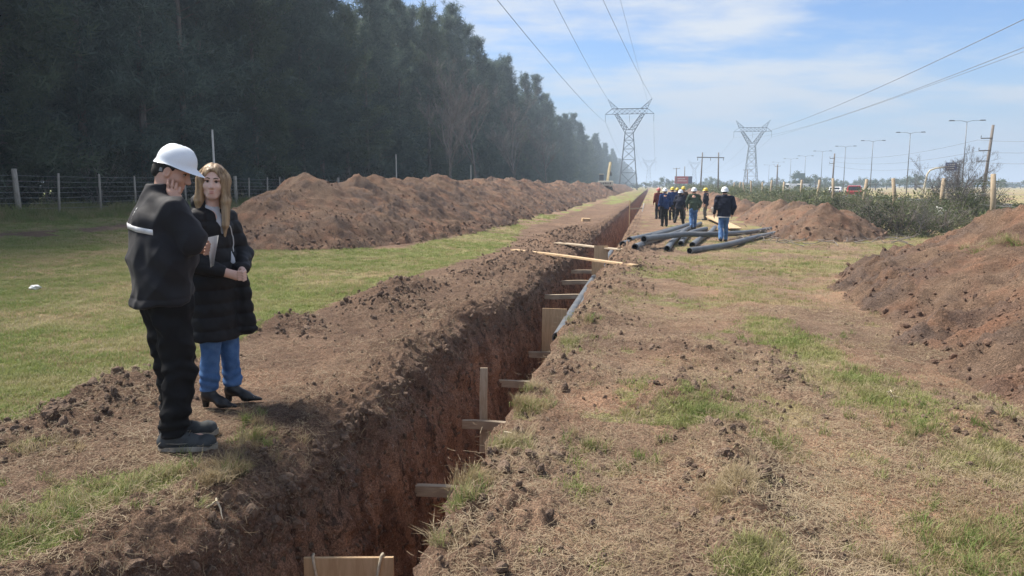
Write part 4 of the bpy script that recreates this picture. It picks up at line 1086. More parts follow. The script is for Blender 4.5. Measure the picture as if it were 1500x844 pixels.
# ---- the man in the black jacket
def build_man():
    gx, gy = -2.078, 4.50
    e = empty('person', (gx, gy, Gxy(gx, gy) + .012), R(38), label='person in black jacket and white hard hat, hand to face, standing by the trench', category='person')
    HC = V3(.065, -.005, 1.675); HM = rotm(R(-31), R(23), 0)
    sh = {-1: V3(.005, -.19, 1.45), 1: V3(.0, .19, 1.455)}
    elR = V3(.08, -.272, 1.275)
    elL, wrL = V3(.15, .22, 1.19), V3(.165, .045, 1.205)
    ft = {-1: V3(-.02, -.115, 0), 1: V3(.05, .125, 0)}
    S = SDF((-.30, -.42, .02), (.46, .42, 1.86), .0048)
    p = head(S, HC, HM, 'm')
    wrR = p(.125, -.118, -.165)
    S.cap((-.01, 0, 1.46), p(-.02, 0, -.05), .062, .060, .03)
    S.cap((-.02, 0, 1.05), (-.01, 0, 1.38), .11, .12, .05, (0, 1, 0), 1.3)
    for q in (-1, 1):
        S.cap((0, 0, 1.42), sh[q], .07, .055, .04)
        S.cap(sh[q], (elR if q < 0 else elL), .048, .038, .03); S.cap((elR if q < 0 else elL), (wrR if q < 0 else wrL), .038, .027, .02)
        hp = V3(-.01, q * .085, .93); kn = V3(.02, ft[q][1] * .9, .50)
        S.cap(hp, kn, .075, .052, .04); S.cap(kn, ft[q] + V3(-.01, 0, .09), .05, .035, .03); S.cap(ft[q] + V3(-.02, 0, .06), ft[q] + V3(.12, 0, .045), .034, .028, .02)
    # right hand against the cheek
    kr = [p(.040 + .0245 * i, -.096 - .003 * i, -.104 - .004 * i) for i in range(4)]
    for i in range(4): S.cap(wrR + (kr[i] - wrR) * .12, kr[i], .019, .0125, .014)
    S.cap(wrR, (kr[1] + kr[2]) / 2, .026, .022, .02, HM @ V3(1, 0, 0), 1.3)
    fl = [.9, 1.08, 1.0, .8]
    md = [kr[i] + HM @ V3(-.010, -.006, .034 * fl[i]) for i in range(4)]; tp = [md[i] + HM @ V3(-.012, .016 + .004 * i, .026 * fl[i]) for i in range(4)]
    fingers(S, kr, md, tp, .0090, .0078, .003)
    t1 = p(.050, -.066, -.118); S.cap(wrR + (t1 - wrR) * .3, t1, .014, .011, .012); S.cap(t1, p(.018, -.058, -.100), .0105, .009, .006)
    # left hand round the paper
    kl = [wrL + V3(.065 - .004 * i, -.028, .028 - .019 * i) for i in range(4)]
    S.cap(wrL, wrL + V3(.06, -.025, 0), .026, .026, .02, (0, 0, 1), 1.35)
    ml = [kl[i] + V3(.018, -.034, -.004) for i in range(4)]; tl = [ml[i] + V3(-.026, -.018, -.002) for i in range(4)]
    fingers(S, kl, ml, tl, .0098, .0082)
    S.cap(wrL + V3(.02, -.01, .025), wrL + V3(.062, -.045, .048), .013, .010, .012); S.cap(wrL + V3(.062, -.045, .048), wrL + V3(.075, -.07, .040), .010, .0085, .006)
    me = S.mesh('body'); link('body', me, M_SKIN, e)
    face_bits(e, p, 1.0)
    # cropped hair
    H = SDF((-.16, -.14, 1.50), (.26, .14, 1.86), .006)
    H.ell(p(-.018, 0, .020), (.099, .080, .103), HM, .01); H.cap(p(-.075, -.02, -.04), p(-.075, .02, -.04), .032, .032, .03)
    n = HM @ V3(1, 0, 0); H.plane(n, n @ p(.030, 0, 0), .01); n = HM @ V3(.0, 0, -1); H.plane(n, n @ p(0, 0, -.075), .02)
    for q in (-1, 1): H.ell(p(.03, q * .085, -.045), (.05, .03, .05), HM, .01, True)
    link('hair', H.mesh('hair'), M_HAIRD, e)
    # jacket
    J = SDF((-.34, -.42, .84), (.44, .42, 1.68), .0075)
    J.cap((-.035, 0, .90), (-.02, 0, 1.16), .178, .172, .05, (0, 1, 0), 1.40)
    J.cap((-.02, 0, 1.16), (-.02, 0, 1.36), .172, .160, .06, (0, 1, 0), 1.42)
    J.cap((-.055, 0, 1.40), (-.03, 0, 1.47), .095, .075, .06, (0, 1, 0), 1.7)
    for q in (-1, 1):
        J.cap((-.02, q * .06, 1.475), sh[q], .072, .072, .05)
        J.cap(sh[q], (elR if q < 0 else elL), .084, .070, .035); J.cap((elR if q < 0 else elL), (wrR + (elR - wrR) * .16 if q < 0 else wrL + (elL - wrL) * .12), .072, .054 if q < 0 else .046, .03)
    J.cap((-.02, 0, 1.50), (-.008, 0, 1.575), .092, .083, .03); J.ell((.02, 0, 1.66), (.078, .07, .085), rotm(0, .35), .008, True)
    J.plane((0.05, 0, -1), -.893, .02)
    wrinkle(J, .011, 9, 6, 21, lambda x, y, z: .006 * np.sin(z * 70 + x * 30 + 4 * noise3(x * 6, y * 6, z * 6, 3)) * np.exp(-((x - .2) ** 2 + (y + .22) ** 2 + (z - 1.33) ** 2) / .012) + .004 * np.exp(-((z - .935) / .006) ** 2))
    J.plane(np.array([0, 0, 1]), 1.60, .01)
    link('jacket', J.mesh('jacket'), M_JACKET, e); bv = J.bvh()
    strip_on(bv, (-.02, 0), R(140), R(246), lambda t: 1.345 - .020 * t ** 2 + .012 * (1 - t), .0155, 26, .003, 'reflective_stripe', M_REFL, e)
    for i, (zc, hw) in enumerate(((1.452, .0075), (1.434, .006), (1.420, .0045), (1.403, .0035))):
        strip_on(bv, (-.02, 0), R(188 - (i == 1) * 1.0), R(192.5 - (i == 3) * 1.6), lambda t, z=zc: z + .003 * t, hw, 3, .002, 'logo_mark', M_REFL, e)
    # trousers
    T = SDF((-.22, -.30, .06), (.26, .32, 1.02), .0075)
    T.cap((-.02, 0, .98), (-.02, 0, .90), .125, .125, .04, (0, 1, 0), 1.35)
    for q in (-1, 1):
        hp = V3(-.02, q * .085, .90); kn = V3(.015, ft[q][1] * .9, .50); an = ft[q] + V3(-.03, 0, .105)
        T.cap(hp, kn, .118, .092, .04); T.cap(kn, an, .092, .076, .03); T.cap(kn + V3(.0, q * .06, .14), kn + V3(0, q * .06, .03), .03, .032, .02)
    wrinkle(T, .014, 10, 9, 31, lambda x, y, z: .011 * np.sin(z * 75 + x * 14 + 5 * noise3(x * 5, y * 5, z * 5, 8)) * (np.exp(-((z - .16) / .10) ** 2) + .7 * np.exp(-((z - .50) / .09) ** 2)))
    T.plane((0, 0, -1), -.085, .01)
    link('trousers', T.mesh('trousers'), M_TROUS, e)
    # shoes
    for q in (-1, 1):
        o = ft[q] + V3(-.02, 0, 0); yaw = R(-33 if q < 0 else -22); D = V3(math.cos(yaw), math.sin(yaw), 0); N_ = V3(-math.sin(yaw), math.cos(yaw), 0)
        U = SDF(o + V3(-.16, -.22, -.01), o + V3(.30, .16, .17), .005)
        U.cap(o - D * .065 + V3(0, 0, .05), o + D * .19 + V3(0, 0, .042), .040, .036, .02, N_, 1.1)
        U.cap(o - D * .06 + V3(0, 0, .06), o - D * .035 + V3(0, 0, .115), .040, .046, .03); U.cap(o - D * .02 + V3(0, 0, .085), o + D * .10 + V3(0, 0, .058), .040, .036, .03)
        U.cap(o + D * .180 + V3(0, 0, .048), o + D * .195 + V3(0, 0, .046), .044, .042, .02, N_, 1.12)
        U.plane((0, 0, -1), -.016, .004); U.plane((0, 0, 1), .135, .01)
        us = link('shoe', U.mesh('shoe'), M_SHOE, e)
        mb = MB(); out = []
        L = 28
        for i in range(L):
            a = 2 * math.pi * i / L; c_, s_ = math.cos(a), math.sin(a); ln = (.178 if c_ > 0 else .172) ; wd = .050 * (1 + .08 * c_) ; out.append(o + D * (.068 + ln * np.sign(c_) * abs(c_) ** .75) + N_ * (wd * np.sign(s_) * abs(s_) ** .75))
        zz = lambda i: .006 if (i % 2) else 0.0
        V = [tuple(v + V3(0, 0, zz(i))) for i, v in enumerate(out)] + [tuple(v + V3(0, 0, .027 + .012 * max(0, math.cos(2 * math.pi * i / L)) ** 3)) for i, v in enumerate(out)]
        mb.add(V, [(i, (i + 1) % L, L + (i + 1) % L, L + i) for i in range(L)] + [tuple(range(L - 1, -1, -1)), tuple(range(L, 2 * L))])
        mb.build('sole', M_SOLE, us)
        for k in range(4): c = o + D * (.045 + .022 * k) + V3(0, 0, .122 - .014 * k); MB().tube([c - N_ * .03, c + V3(0, 0, .006), c + N_ * .03], .003, 5).build('lace', M_BLACKP, us, True)
        MB().tube([o + N_ * (-.047) - D * .05 + V3(0, 0, .055), o + N_ * (-.047) + D * .03 + V3(0, 0, .05), o + N_ * (-.044) + D * .09 + V3(0, 0, .052)], .0022, 4).build('seam', M_SOLE, us, True)
    # hard hat and its inner harness
    HM2 = rotm(R(-31), R(19), 0)
    hc = p(.004, 0, .052); hh = helmet(e, hc, HM2, M_HELM, .875, 48)
    mb = MB(); pts = [hc + HM2 @ V3(.098 * math.cos(a), .083 * math.sin(a), -.014) for a in np.linspace(0, 2 * math.pi, 29)]
    for i in range(28): mb.beam(pts[i], pts[i + 1], .006, .030)
    mb.build('headband', M_BLACKP, hh)
    mb = MB(); pts = [hc + HM2 @ V3(.104 * math.cos(a), .084 * math.sin(a), -.052 - .012 * abs(math.cos(a))) for a in np.linspace(R(115), R(245), 12)]
    for i in range(11): mb.beam(pts[i], pts[i + 1], .006, .022)
    mb.box(hc + HM2 @ V3(-.112, 0, -.060), (.018, .045, .03)); mb.build('nape_strap', plain('grey_plastic', (.22, .23, .24), .5), hh)
    # sheet of paper held in the left hand
    o = Vector(e.matrix_basis @ Vector(wrL + V3(.06, -.055, .02)))
    V, F = [], []
    nu, nv = 6, 9
    for side in (0, 1):
        for i in range(nu):
            for j in range(nv):
                u, v = i / (nu - 1), j / (nv - 1)
                x = .01 + .072 * u * (1 - .55 * v) + .012 * v; z = .045 - .185 * v + .015 * u; y = -.02 + .03 * math.sin(2.2 * u + 2 * v) + .0012 * side
                V.append((x, y, z))
    n0 = nu * nv
    for i in range(nu - 1):
        for j in range(nv - 1):
            q = (i * nv + j, i * nv + j + 1, (i + 1) * nv + j + 1, (i + 1) * nv + j); F += [q, tuple(n0 + k for k in reversed(q))]
    for j in range(nv - 1): F += [(j, n0 + j, n0 + j + 1, j + 1), ((nu - 1) * nv + j, (nu - 1) * nv + j + 1, n0 + (nu - 1) * nv + j + 1, n0 + (nu - 1) * nv + j)]
    me = bpy.data.meshes.new('paper_sheet'); me.from_pydata(V, [], F); me.update()
    po = link('paper_sheet', me, M_PAPER, label='folded white sheet of paper held between the two people', category='paper'); po.location = o; po.rotation_euler = (0, 0, R(8))
    return e
MAN = build_man()

# ---- the woman in the long coat
def build_woman():
    gx, gy = -2.115, 5.28
    e = empty('person', (gx, gy, Gxy(gx, gy) + .012), R(-22), label='person with long blonde hair in long black padded coat and blue jeans', category='person')
    HC = V3(.05, -.005, 1.600); HM = rotm(R(-54), R(4), R(-4)); SC = .93
    sh = {-1: V3(.0, -.155, 1.335), 1: V3(.0, .155, 1.335)}
    el = {-1: V3(-.02, -.245, 1.08), 1: V3(.055, .245, 1.075)}
    wr = {-1: V3(.205, -.105, .985), 1: V3(.225, .035, .985)}
    ft = {-1: V3(.0, -.075, 0), 1: V3(.05, .105, 0)}
    S = SDF((-.24, -.36, .04), (.40, .36, 1.76), .0046)
    p = head(S, HC, HM, 'f', SC)
    S.cap((.0, 0, 1.36), p(-.02, 0, -.06), .050, .046, .03)
    S.cap((-.01, 0, 1.0), (0, 0, 1.30), .09, .10, .05, (0, 1, 0), 1.25)
    for q in (-1, 1):
        S.cap((0, 0, 1.33), sh[q], .05, .045, .04); S.cap(sh[q], el[q], .04, .032, .03); S.cap(el[q], wr[q], .032, .023, .02)
        hp = V3(-.01, q * .08, .92); kn = V3(.02, ft[q][1] * .9, .52); S.cap(hp, kn, .07, .046, .04); S.cap(kn, ft[q] + V3(-.02, 0, .12), .044, .03, .03); S.cap(ft[q] + V3(-.025, 0, .10), ft[q] + V3(.03, 0, .065), .022, .016, .02)
    # clasped hands: the left palm closes over the right fist
    c = V3(.275, -.045, .962)
    S.cap(wr[-1], c + V3(-.01, -.02, 0), .023, .026, .02, (0, 0, 1), 1.3); S.cap(wr[1], c + V3(.008, .02, .006), .022, .025, .02, (0, 0, 1), 1.3)
    kr = [c + V3(.018, -.032 + .001 * i, .028 - .018 * i) for i in range(4)]; md = [k + V3(.026, .022, -.002) for k in kr]; tp = [m + V3(-.006, .026, -.002) for m in md]
    fingers(S, kr, md, tp, .0085, .0072)
    kl = [c + V3(.022, .030, .034 - .018 * i) for i in range(4)]; md = [k + V3(.022, -.020, -.006) for k in kl]; tp = [m + V3(.004, -.028, -.008) for m in md]
    fingers(S, kl, md, tp, .0085, .0072)
    S.cap(c + V3(0, .01, .03), c + V3(.03, -.012, .046), .011, .008, .01)
    link('body', S.mesh('body'), M_SKINF, e)
    face_bits(e, p, SC, M_BROW)
    # hair
    H = SDF((-.24, -.26, 1.08), (.30, .24, 1.78), .0055)
    H.ell(p(-.02, 0, .028), np.array((.116, .096, .112)) * SC, HM, .01)
    H.cap(p(-.06, 0, 0), p(-.085, 0, -.20), .075, .055, .05, HM @ V3(0, 1, 0), 1.45)
    H.cap(p(.010, .084, .03), p(.030, .092, -.13), .030, .026, .03, HM @ V3(1, 0, 0), 1.6); H.cap(p(.030, .092, -.13), p(.060, .098, -.31), .028, .020, .03, HM @ V3(1, .6, 0), 1.6); H.cap(p(.060, .098, -.31), p(.070, .095, -.395), .020, .007, .02)
    H.cap(p(.005, -.086, .02), p(.010, -.094, -.14), .030, .026, .03, HM @ V3(1, 0, 0), 1.7); H.cap(p(.010, -.094, -.14), p(.02, -.10, -.27), .026, .012, .03, HM @ V3(1, 0, 0), 1.6)
    H.ell(p(.120, 0, -.018), np.array((.098, .066, .122)) * SC, HM, .012, True)
    H.ell(p(.14, 0, -.14), np.array((.10, .060, .10)) * SC, HM, .012, True)
    H.cap(p(.085, .004, .118), p(-.07, .004, .150), .007, k=.010, sub=True)
    wrinkle(H, .0022, 34, 3.0, 41)
    link('hair', H.mesh('hair'), M_HAIRB, e); hb = H.bvh(); hs = MB(); r = random.Random(4)
    for i in range(150):
        a = r.uniform(0, 6.28); pts = []; wob = r.uniform(-.25, .25); z0, z1 = r.uniform(1.60, 1.70), r.uniform(1.28, 1.52)
        for k in range(8):
            t = k / 7; aa = a + wob * t; z = z0 + (z1 - z0) * t; d = Vector((math.cos(aa), math.sin(aa), 0)); h = hb.ray_cast(Vector((HC[0] - .01, HC[1], z)) + d * .5, -d)[0]
            if h is None or (pts and (h - pts[-1]).length > .09): break
            pts.append(h + d * .0015)
        if len(pts) > 3: hs.tube(pts, [.0022] * (len(pts) - 1) + [.0008], 4, False)
    hs.build('hair_strands', M_HAIRB, e, True)
    # coat
    J = SDF((-.34, -.42, .44), (.42, .42, 1.52), .007)
    J.cap((-.015, 0, .50), (-.01, 0, .95), .152, .142, .06, (0, 1, 0), 1.28); J.cap((-.01, 0, .95), (.0, 0, 1.27), .142, .125, .06, (0, 1, 0), 1.26)
    J.cap((0, 0, 1.30), (0, 0, 1.37), .085, .06, .05, (0, 1, 0), 1.5)
    for q in (-1, 1):
        J.cap((0, q * .05, 1.345), sh[q], .058, .062, .04); J.cap(sh[q], el[q], .074, .064, .03); J.cap(el[q], el[q] + (wr[q] - el[q]) * .86, .066, .052, .03)
    J.cap((.10, .13, 1.0), (.125, .165, .55), .035, .045, .04, (.9, .4, 0), 1.7)       # open front panel
    J.cap((-.05, 0, 1.40), (-.055, 0, 1.46), .075, .07, .03, (0, 1, 0), 1.3)              # collar at the nape
    J.ell((.10, -.0, 1.40), (.085, .045, .17), rotm(0, -.25), .02, True)
    J.ell((.05, 0, 1.47), (.075, .06, .09), None, .015, True)
    J.cap((.20, .05, .98), (.21, .10, .46), .018, .040, .02, sub=True)
    J.plane((-.05, 0, -1), -.492, .015)
    def seams(x, y, z):
        zz = z + .02 * x; return .006 - .010 * np.sqrt(np.abs(np.sin(np.pi * zz / .095))) + .003 * noise3(x * 26, y * 26, z * 20, 4)
    wrinkle(J, .0045, 14, 12, 51, seams)
    link('coat', J.mesh('coat'), M_COAT, e); bv = J.bvh()
    Z_ = MB(); pts = []
    for i in range(15):
        z = 1.30 - .19 * i / 14; o = Vector((.6, .045 + .05 * math.sin(i / 14 * 2.2), z)); h = bv.ray_cast(o, Vector((-1, 0, 0)))[0]
        if h is not None: pts.append(h + Vector((.002, 0, 0)))
    Z_.tube(pts, .004, 5).build('zip', M_REFL, e, True)
    # knitted top in the open neck
    K = SDF((-.12, -.16, .94), (.22, .16, 1.47), .008)
    K.cap((.02, 0, 1.02), (.02, 0, 1.30), .105, .085, .05, (0, 1, 0), 1.1); K.cap((.008, 0, 1.33), (.004, 0, 1.415), .062, .058, .03); K.ell((.03, 0, 1.47), (.058, .053, .055), None, .006, True)
    K.cap((.12, .055, 1.11), (.13, .06, .99), .012, .02, .02)
    wrinkle(K, .004, 20, 20, 61); link('top', K.mesh('top'), M_SHIRT, e)
    # jeans
    T = SDF((-.22, -.24, .08), (.26, .26, .98), .007)
    T.cap((-.01, 0, .94), (-.01, 0, .86), .11, .11, .04, (0, 1, 0), 1.3)
    for q in (-1, 1):
        hp = V3(-.02, q * .075, .88); kn = V3(.015, ft[q][1] * .92, .50); an = ft[q] + V3(-.02, 0, .14); T.cap(hp, kn, .092, .068, .03); T.cap(kn, an, .068, .062, .03)
    wrinkle(T, .006, 12, 9, 71, lambda x, y, z: .004 * np.sin(z * 95 + x * 20 + 4 * noise3(x * 6, y * 6, z * 6, 9)) * np.exp(-((z - .2) / .09) ** 2))
    T.plane((0, 0, -1), -.125, .008); link('jeans', T.mesh('jeans'), M_JEANS, e)
    # heeled ankle boots
    for q in (-1, 1):
        o = ft[q]; yaw = R(10 if q < 0 else 22); D = V3(math.cos(yaw), math.sin(yaw), 0); N_ = V3(-math.sin(yaw), math.cos(yaw), 0)
        U = SDF(o + V3(-.14, -.16, -.01), o + V3(.26, .16, .22), .0045)
        U.cap(o - D * .025 + V3(0, 0, .10), o - D * .02 + V3(0, 0, .19), .044, .042, .02); U.cap(o - D * .03 + V3(0, 0, .095), o + D * .08 + V3(0, 0, .045), .041, .033, .03)
        U.cap(o + D * .07 + V3(0, 0, .036), o + D * .185 + V3(0, 0, .020), .034, .010, .025, N_, 1.25); U.cap(o - D * .05 + V3(0, 0, .085), o - D * .052 + V3(0, 0, .004), .031, .021, .012)
        U.plane((0, 0, -1), 0.0, .003); U.plane((0, 0, 1), .185, .006)
        U.ell(o + D * .015 + V3(0, 0, -.004), (.038, .10, .046), rotm(yaw), .012, True)
        bo = link('boot', U.mesh('boot'), M_LEATHER, e)
    return e
WOMAN = build_woman()
# ------------------------------------------------------------------ timber in and across the trench
M_WNEW = wood('new_pine', (0.40, 0.27, 0.15), (0.58, 0.43, 0.27), (12, 1, 12))
M_WOLD = wood('weathered_board', (0.36, 0.28, 0.195), (0.56, 0.47, 0.35), (12, 1, 12))
M_PLY = wood('plywood_sheet', (0.50, 0.33, 0.18), (0.66, 0.47, 0.28), (9, 9, 1))
M_ROPE = plain('hemp_rope', (0.50, 0.43, 0.32), .9, .2, 40, .1)
def world_beam(name, a, b, wx, wz, mat, label, cat, group=None, seed=0):
    """a sawn board from a to b, a little warped, its origin at its middle"""
    a, b = Vector(a), Vector(b); c = (a + b) / 2; d = b - a; L = d.length; r = random.Random(seed + 1)
    V, F, n = [], [], 6
    for i in range(n + 1):
        y = L * (i / n - .5); dz = .006 * math.sin(i * 1.1 + seed); dx = .003 * math.cos(i * 1.7 + seed)
        q = .94 if i in (0, n) else 1
        for (sx, sz) in ((-1, -1), (1, -1), (1, 1), (-1, 1)): V.append((sx * wx / 2 * q + dx, y, sz * wz / 2 * q + dz))
    for i in range(n):
        for k in range(4): F.append((i * 4 + k, i * 4 + (k + 1) % 4, i * 4 + 4 + (k + 1) % 4, i * 4 + 4 + k))
    F += [(3, 2, 1, 0), tuple(n * 4 + k for k in range(4))]
    me = bpy.data.meshes.new(name); me.from_pydata(V, [], F); me.update()
    o = link(name, me, mat, label=label, category=cat)
    if group: o['group'] = group
    o.location = c
    yv = d.normalized(); xv = yv.cross(Vector((0, 0, 1)))
    if xv.length < .05: xv = Vector((TD[1], -TD[0], 0))
    xv.normalize(); zv = xv.cross(yv)
    o.rotation_euler = Matrix((xv, yv, zv)).transposed().to_euler()
    return o
def tp(s, w, z): x, y = to_xy(s, w); return Vector((x, y, z))
for i, (s, z, lab) in enumerate(((5.75, -.93, 'nearest wooden cross brace wedged between the trench walls'), (7.65, -.97, 'second wooden cross brace in the trench, at the foot of the upright plank'), (9.5, -1.0, 'third wooden cross brace in the trench just beyond the upright plank'),
                            (11.5, -1.05, 'fourth wooden cross brace in the trench below the wide plywood board'), (14.4, -.55, 'cross brace carrying the grey pipe in the trench, nearest of the far three'), (16.6, -.55, 'cross brace under the grey pipe, middle of the far three'), (18.9, -.57, 'cross brace in the trench, farthest of the far three below the loose planks'))):
    world_beam('cross_brace', tp(s, -2.0, z), tp(s + .05, -.88, z + .02), .06, .09, M_WOLD, lab, 'brace', 'braces across the trench', i)
world_beam('shoring_plank', tp(7.72, -1.74, -1.30), tp(7.85, -1.76, -.38), .085, .035, M_WOLD, 'narrow upright plank against the left trench wall by the second brace', 'plank', seed=3)
def panel(name, s, w0, w1, z0, z1, th, mat, label, tilt=0.0, ds=0.0):
    mb = MB(); a, b = tp(s, w0, z0), tp(s + ds, w1, z0); c = (a + b) / 2
    o = mb.box((0, 0, (z1 - z0) / 2), ((b - a).length, th, z1 - z0)).build(name, mat, label=label, category='board')
    o.location = c; d = b - a; o.rotation_euler = (tilt, 0, math.atan2(d.y, d.x)); return o
panel('plywood_board', 11.62, -1.66, -1.27, -1.35, -.33, .022, M_PLY, 'tall orange plywood board standing across the trench above the fourth brace', -.06)
pb = panel('plywood_board', 3.80, -1.93, -1.42, -1.65, -.545, .022, M_PLY, 'plywood board with two rope handles standing across the trench, nearest of all', -.03, .1)
panel('plywood_board', 17.1, -1.30, -1.02, -1.2, -.12, .022, M_PLY, 'plywood board under the pale loose plank, deeper in the trench', -.05)
panel('plywood_board', 20.5, -1.50, -1.12, -1.1, -.02, .022, M_PLY, 'small plywood board under the grey loose plank, deepest in the trench', -.05)
for q, nm in ((-.205, 'left'), (.19, 'right')):
    sg = 1 if q < 0 else -1
    MB().tube([(q - sg * .012, .03, 1.06), (q - .004 * sg, .015, 1.118), (q, -.014, 1.115), (q + sg * .012, -.022, 1.05), (q + sg * .030, -.030, .95), (q + sg * .045, -.03, .84), (q + sg * .05, -.02, .70)], .0095, 7).build('rope', M_ROPE, pb, True)
A, B = on_ground(752, 371), on_ground(931, 393)
world_beam('loose_plank', A + Vector((0, 0, .10)), B + Vector((0, 0, .06)), .17, .035, M_WNEW, 'long pale plank laid slantwise across the trench', 'plank', seed=5)
A, B = on_ground(815, 360), on_ground(912, 369)
world_beam('loose_plank', A + Vector((0, 0, .08)), B + Vector((0, 0, .06)), .2, .035, M_WOLD, 'shorter grey plank across the trench behind the long pale one', 'plank', seed=6)
A = on_ground(858, 325); o = MB().box((0, 0, .09), (.42, .22, .18)).build('offcut_block', M_WNEW, label='pale block of timber on the left lip of the trench', category='timber'); o.location = A; o.rotation_euler = (.1, .05, .2)
# stake frame farther along the trench
st_ = empty('stake_frame', on_ground(922, 330), 0, label='thin pale stake with a cross rail beside the far trench', category='stake')
b0 = st_.location
MB().beam((0, 0, -.1), (.0, 0, 1.18), .05, .04).build('stake', M_WNEW, st_)
MB().beam((0, .03, .78), (.62, .1, .80), .03, .07).build('rail', M_WOLD, st_)
MB().beam((.62, .1, .65), (.70, .1, 1.05), .06, .03).build('end_piece', M_PAPER, st_)
# a wood chip and a pale root sticking out of the walls
o = MB().box((0, 0, 0), (.075, .05, .035)).build('wood_chip', M_WNEW, label='small wood block poking from the trench wall above the nearest brace', category='timber'); o.location = tp(5.6, -1.94, -.80); o.rotation_euler = (.3, .4, .8)
def root(px, py, lab, seed, size, dz=0.0):
    r = random.Random(seed); mb = MB(); c = on_ground(px, py); c.z += dz
    for k in range(3):
        p = Vector((0, 0, 0)); d = Vector((r.gauss(0, .6), -.5 + r.gauss(0, .3), r.gauss(-.1, .5))); pts = [p]
        for i in range(5): d = d + Vector((r.gauss(0, .35), r.gauss(0, .25), r.gauss(-.08, .35))); p = p + d.normalized() * size / 5; pts.append(p)
        mb.tube(pts, [.006, .0055, .005, .004, .003, .0015], 5)
    o = mb.build('dead_root', M_ROPE, label=lab, category='root'); o.location = c
root(738, 636, 'bleached forked root curling over the right lip of the trench', 4, .20, .0)
root(318, 735, 'short pale root hanging from the left lip of the trench', 9, .10, .0)
root(1300, 582, 'small dark twig lying on the green patch of the track', 15, .22, .02)
# litter on the lawn
A = on_ground(51, 424); bm = bmesh.new(); bmesh.ops.create_icosphere(bm, subdivisions=3, radius=.085)
for v in bm.verts: v.co = v.co * (1 + .5 * float(noise3(v.co.x * 22, v.co.y * 22, v.co.z * 22, 3))); v.co.z = v.co.z * .5 + .03
me = bpy.data.meshes.new('crumpled_bag'); bm.to_mesh(me); bm.free(); o = link('crumpled_bag', me, M_PAPER, label='small crumpled white bag lying on the lawn at far left', category='litter'); o.location = A
# ------------------------------------------------------------------ pipes
t = NT('grey_polyethylene'); c = t.coord(); n = t.noise(c, 3, 5, .6)
M_PIPE = t.fin(t.mix(t.ramp(n, .3, .7), (0.075, 0.081, 0.087), (0.125, 0.131, 0.137)), .45, .45)
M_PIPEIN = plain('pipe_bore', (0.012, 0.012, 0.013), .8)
def pipe(pts, rad, label, group=None, name='pipe', wall=.02):
    P = [Vector(p) for p in pts]; out = []
    for i in range(len(P) - 1):                                     # Catmull-Rom
        p0, p1, p2, p3 = P[max(i - 1, 0)], P[i], P[i + 1], P[min(i + 2, len(P) - 1)]
        for k in range(8):
            u = k / 8; out.append(.5 * ((2 * p1) + (p2 - p0) * u + (2 * p0 - 5 * p1 + 4 * p2 - p3) * u * u + (3 * p1 - p0 - 3 * p2 + p3) * u ** 3))
    out.append(P[-1]); base = out[0].copy(); out = [q - base for q in out]
    e = empty(name, base, 0, label=label, category='pipe')
    if group: e['group'] = group
    MB().tube(out, rad, 20, False).build('pipe_wall', M_PIPE, e, True)
    inn = MB().tube(out, rad - wall, 20, False); inn.f = [tuple(reversed(f)) for f in inn.f]; inn.build('bore', M_PIPEIN, e, True)
    for q, d in ((out[0], out[1] - out[0]), (out[-1], out[-2] - out[-1])):                  # cut rim
        d = d.normalized(); s_ = d.cross(Vector((0, 0, 1))).normalized(); u_ = s_.cross(d); V = []
        for rr in (rad, rad - wall):
            for k in range(20): a = 2 * math.pi * k / 20; V.append(tuple(q + (s_ * math.cos(a) + u_ * math.sin(a)) * rr))
        MB().add(V, [(k, (k + 1) % 20, 20 + (k + 1) % 20, 20 + k) for k in range(20)]).build('cut_rim', M_PIPE, e)
    return e
PR = .092
def pp(px, py, lift=0.0):
    """pipe centre lying on the ground where the photograph shows its underside"""
    c = on_ground(px, py + 4.4); return c + Vector((0, 0, PR + lift))
gp = 'grey pipes heaped beside the trench'
pipe([pp(912, 359), pp(945, 348), pp(985, 336), pp(1012, 326)], PR, 'grey pipe nearest the trench at the left of the heap', gp)
pipe([pp(930, 363), pp(965, 349), pp(1000, 337), pp(1026, 326)], PR, 'grey pipe second from the trench in the heap', gp)
pipe([pp(943, 357, .12), pp(1000, 352, .2), pp(1050, 349, .14), pp(1100, 341, .05), pp(1144, 332)], PR, 'long grey pipe lying on top across the whole heap', gp)
pipe([pp(977, 365), pp(985, 354), pp(997, 342), pp(1004, 336)], PR, 'short visible grey pipe under the long one, its dark end towards the camera', gp)
pipe([pp(997, 357), pp(1003, 348), pp(1012, 340), pp(1034, 334)], PR, 'grey pipe bending right behind the long one in the middle of the heap', gp)
pipe([pp(1014, 359), pp(1028, 348), pp(1040, 340), pp(1047, 332)], PR, 'grey pipe running up to the feet of the person in the navy jacket', gp)
pipe([pp(1010, 368), pp(1060, 360), pp(1110, 347), pp(1161, 336)], PR, 'nearest grey pipe of the heap, slanting away to the right', gp)
pipe([pp(922, 353, .02), pp(955, 344, .02), pp(990, 333), pp(1015, 326)], PR, 'grey pipe behind the two leftmost of the heap', gp)
# pipe resting on the braces inside the trench
pipe([tp(10.3, -1.24, -.52), tp(13, -1.24, -.50), tp(18, -1.23, -.50), tp(24, -1.2, -.5)], .085, 'dark grey pipe lying on the braces inside the trench', None)
pipe([tp(10.2, -1.07, -.32), tp(13, -1.06, -.27), tp(18, -1.06, -.3)], .024, 'thin pale conduit along the right trench wall', None, 'conduit', .006)
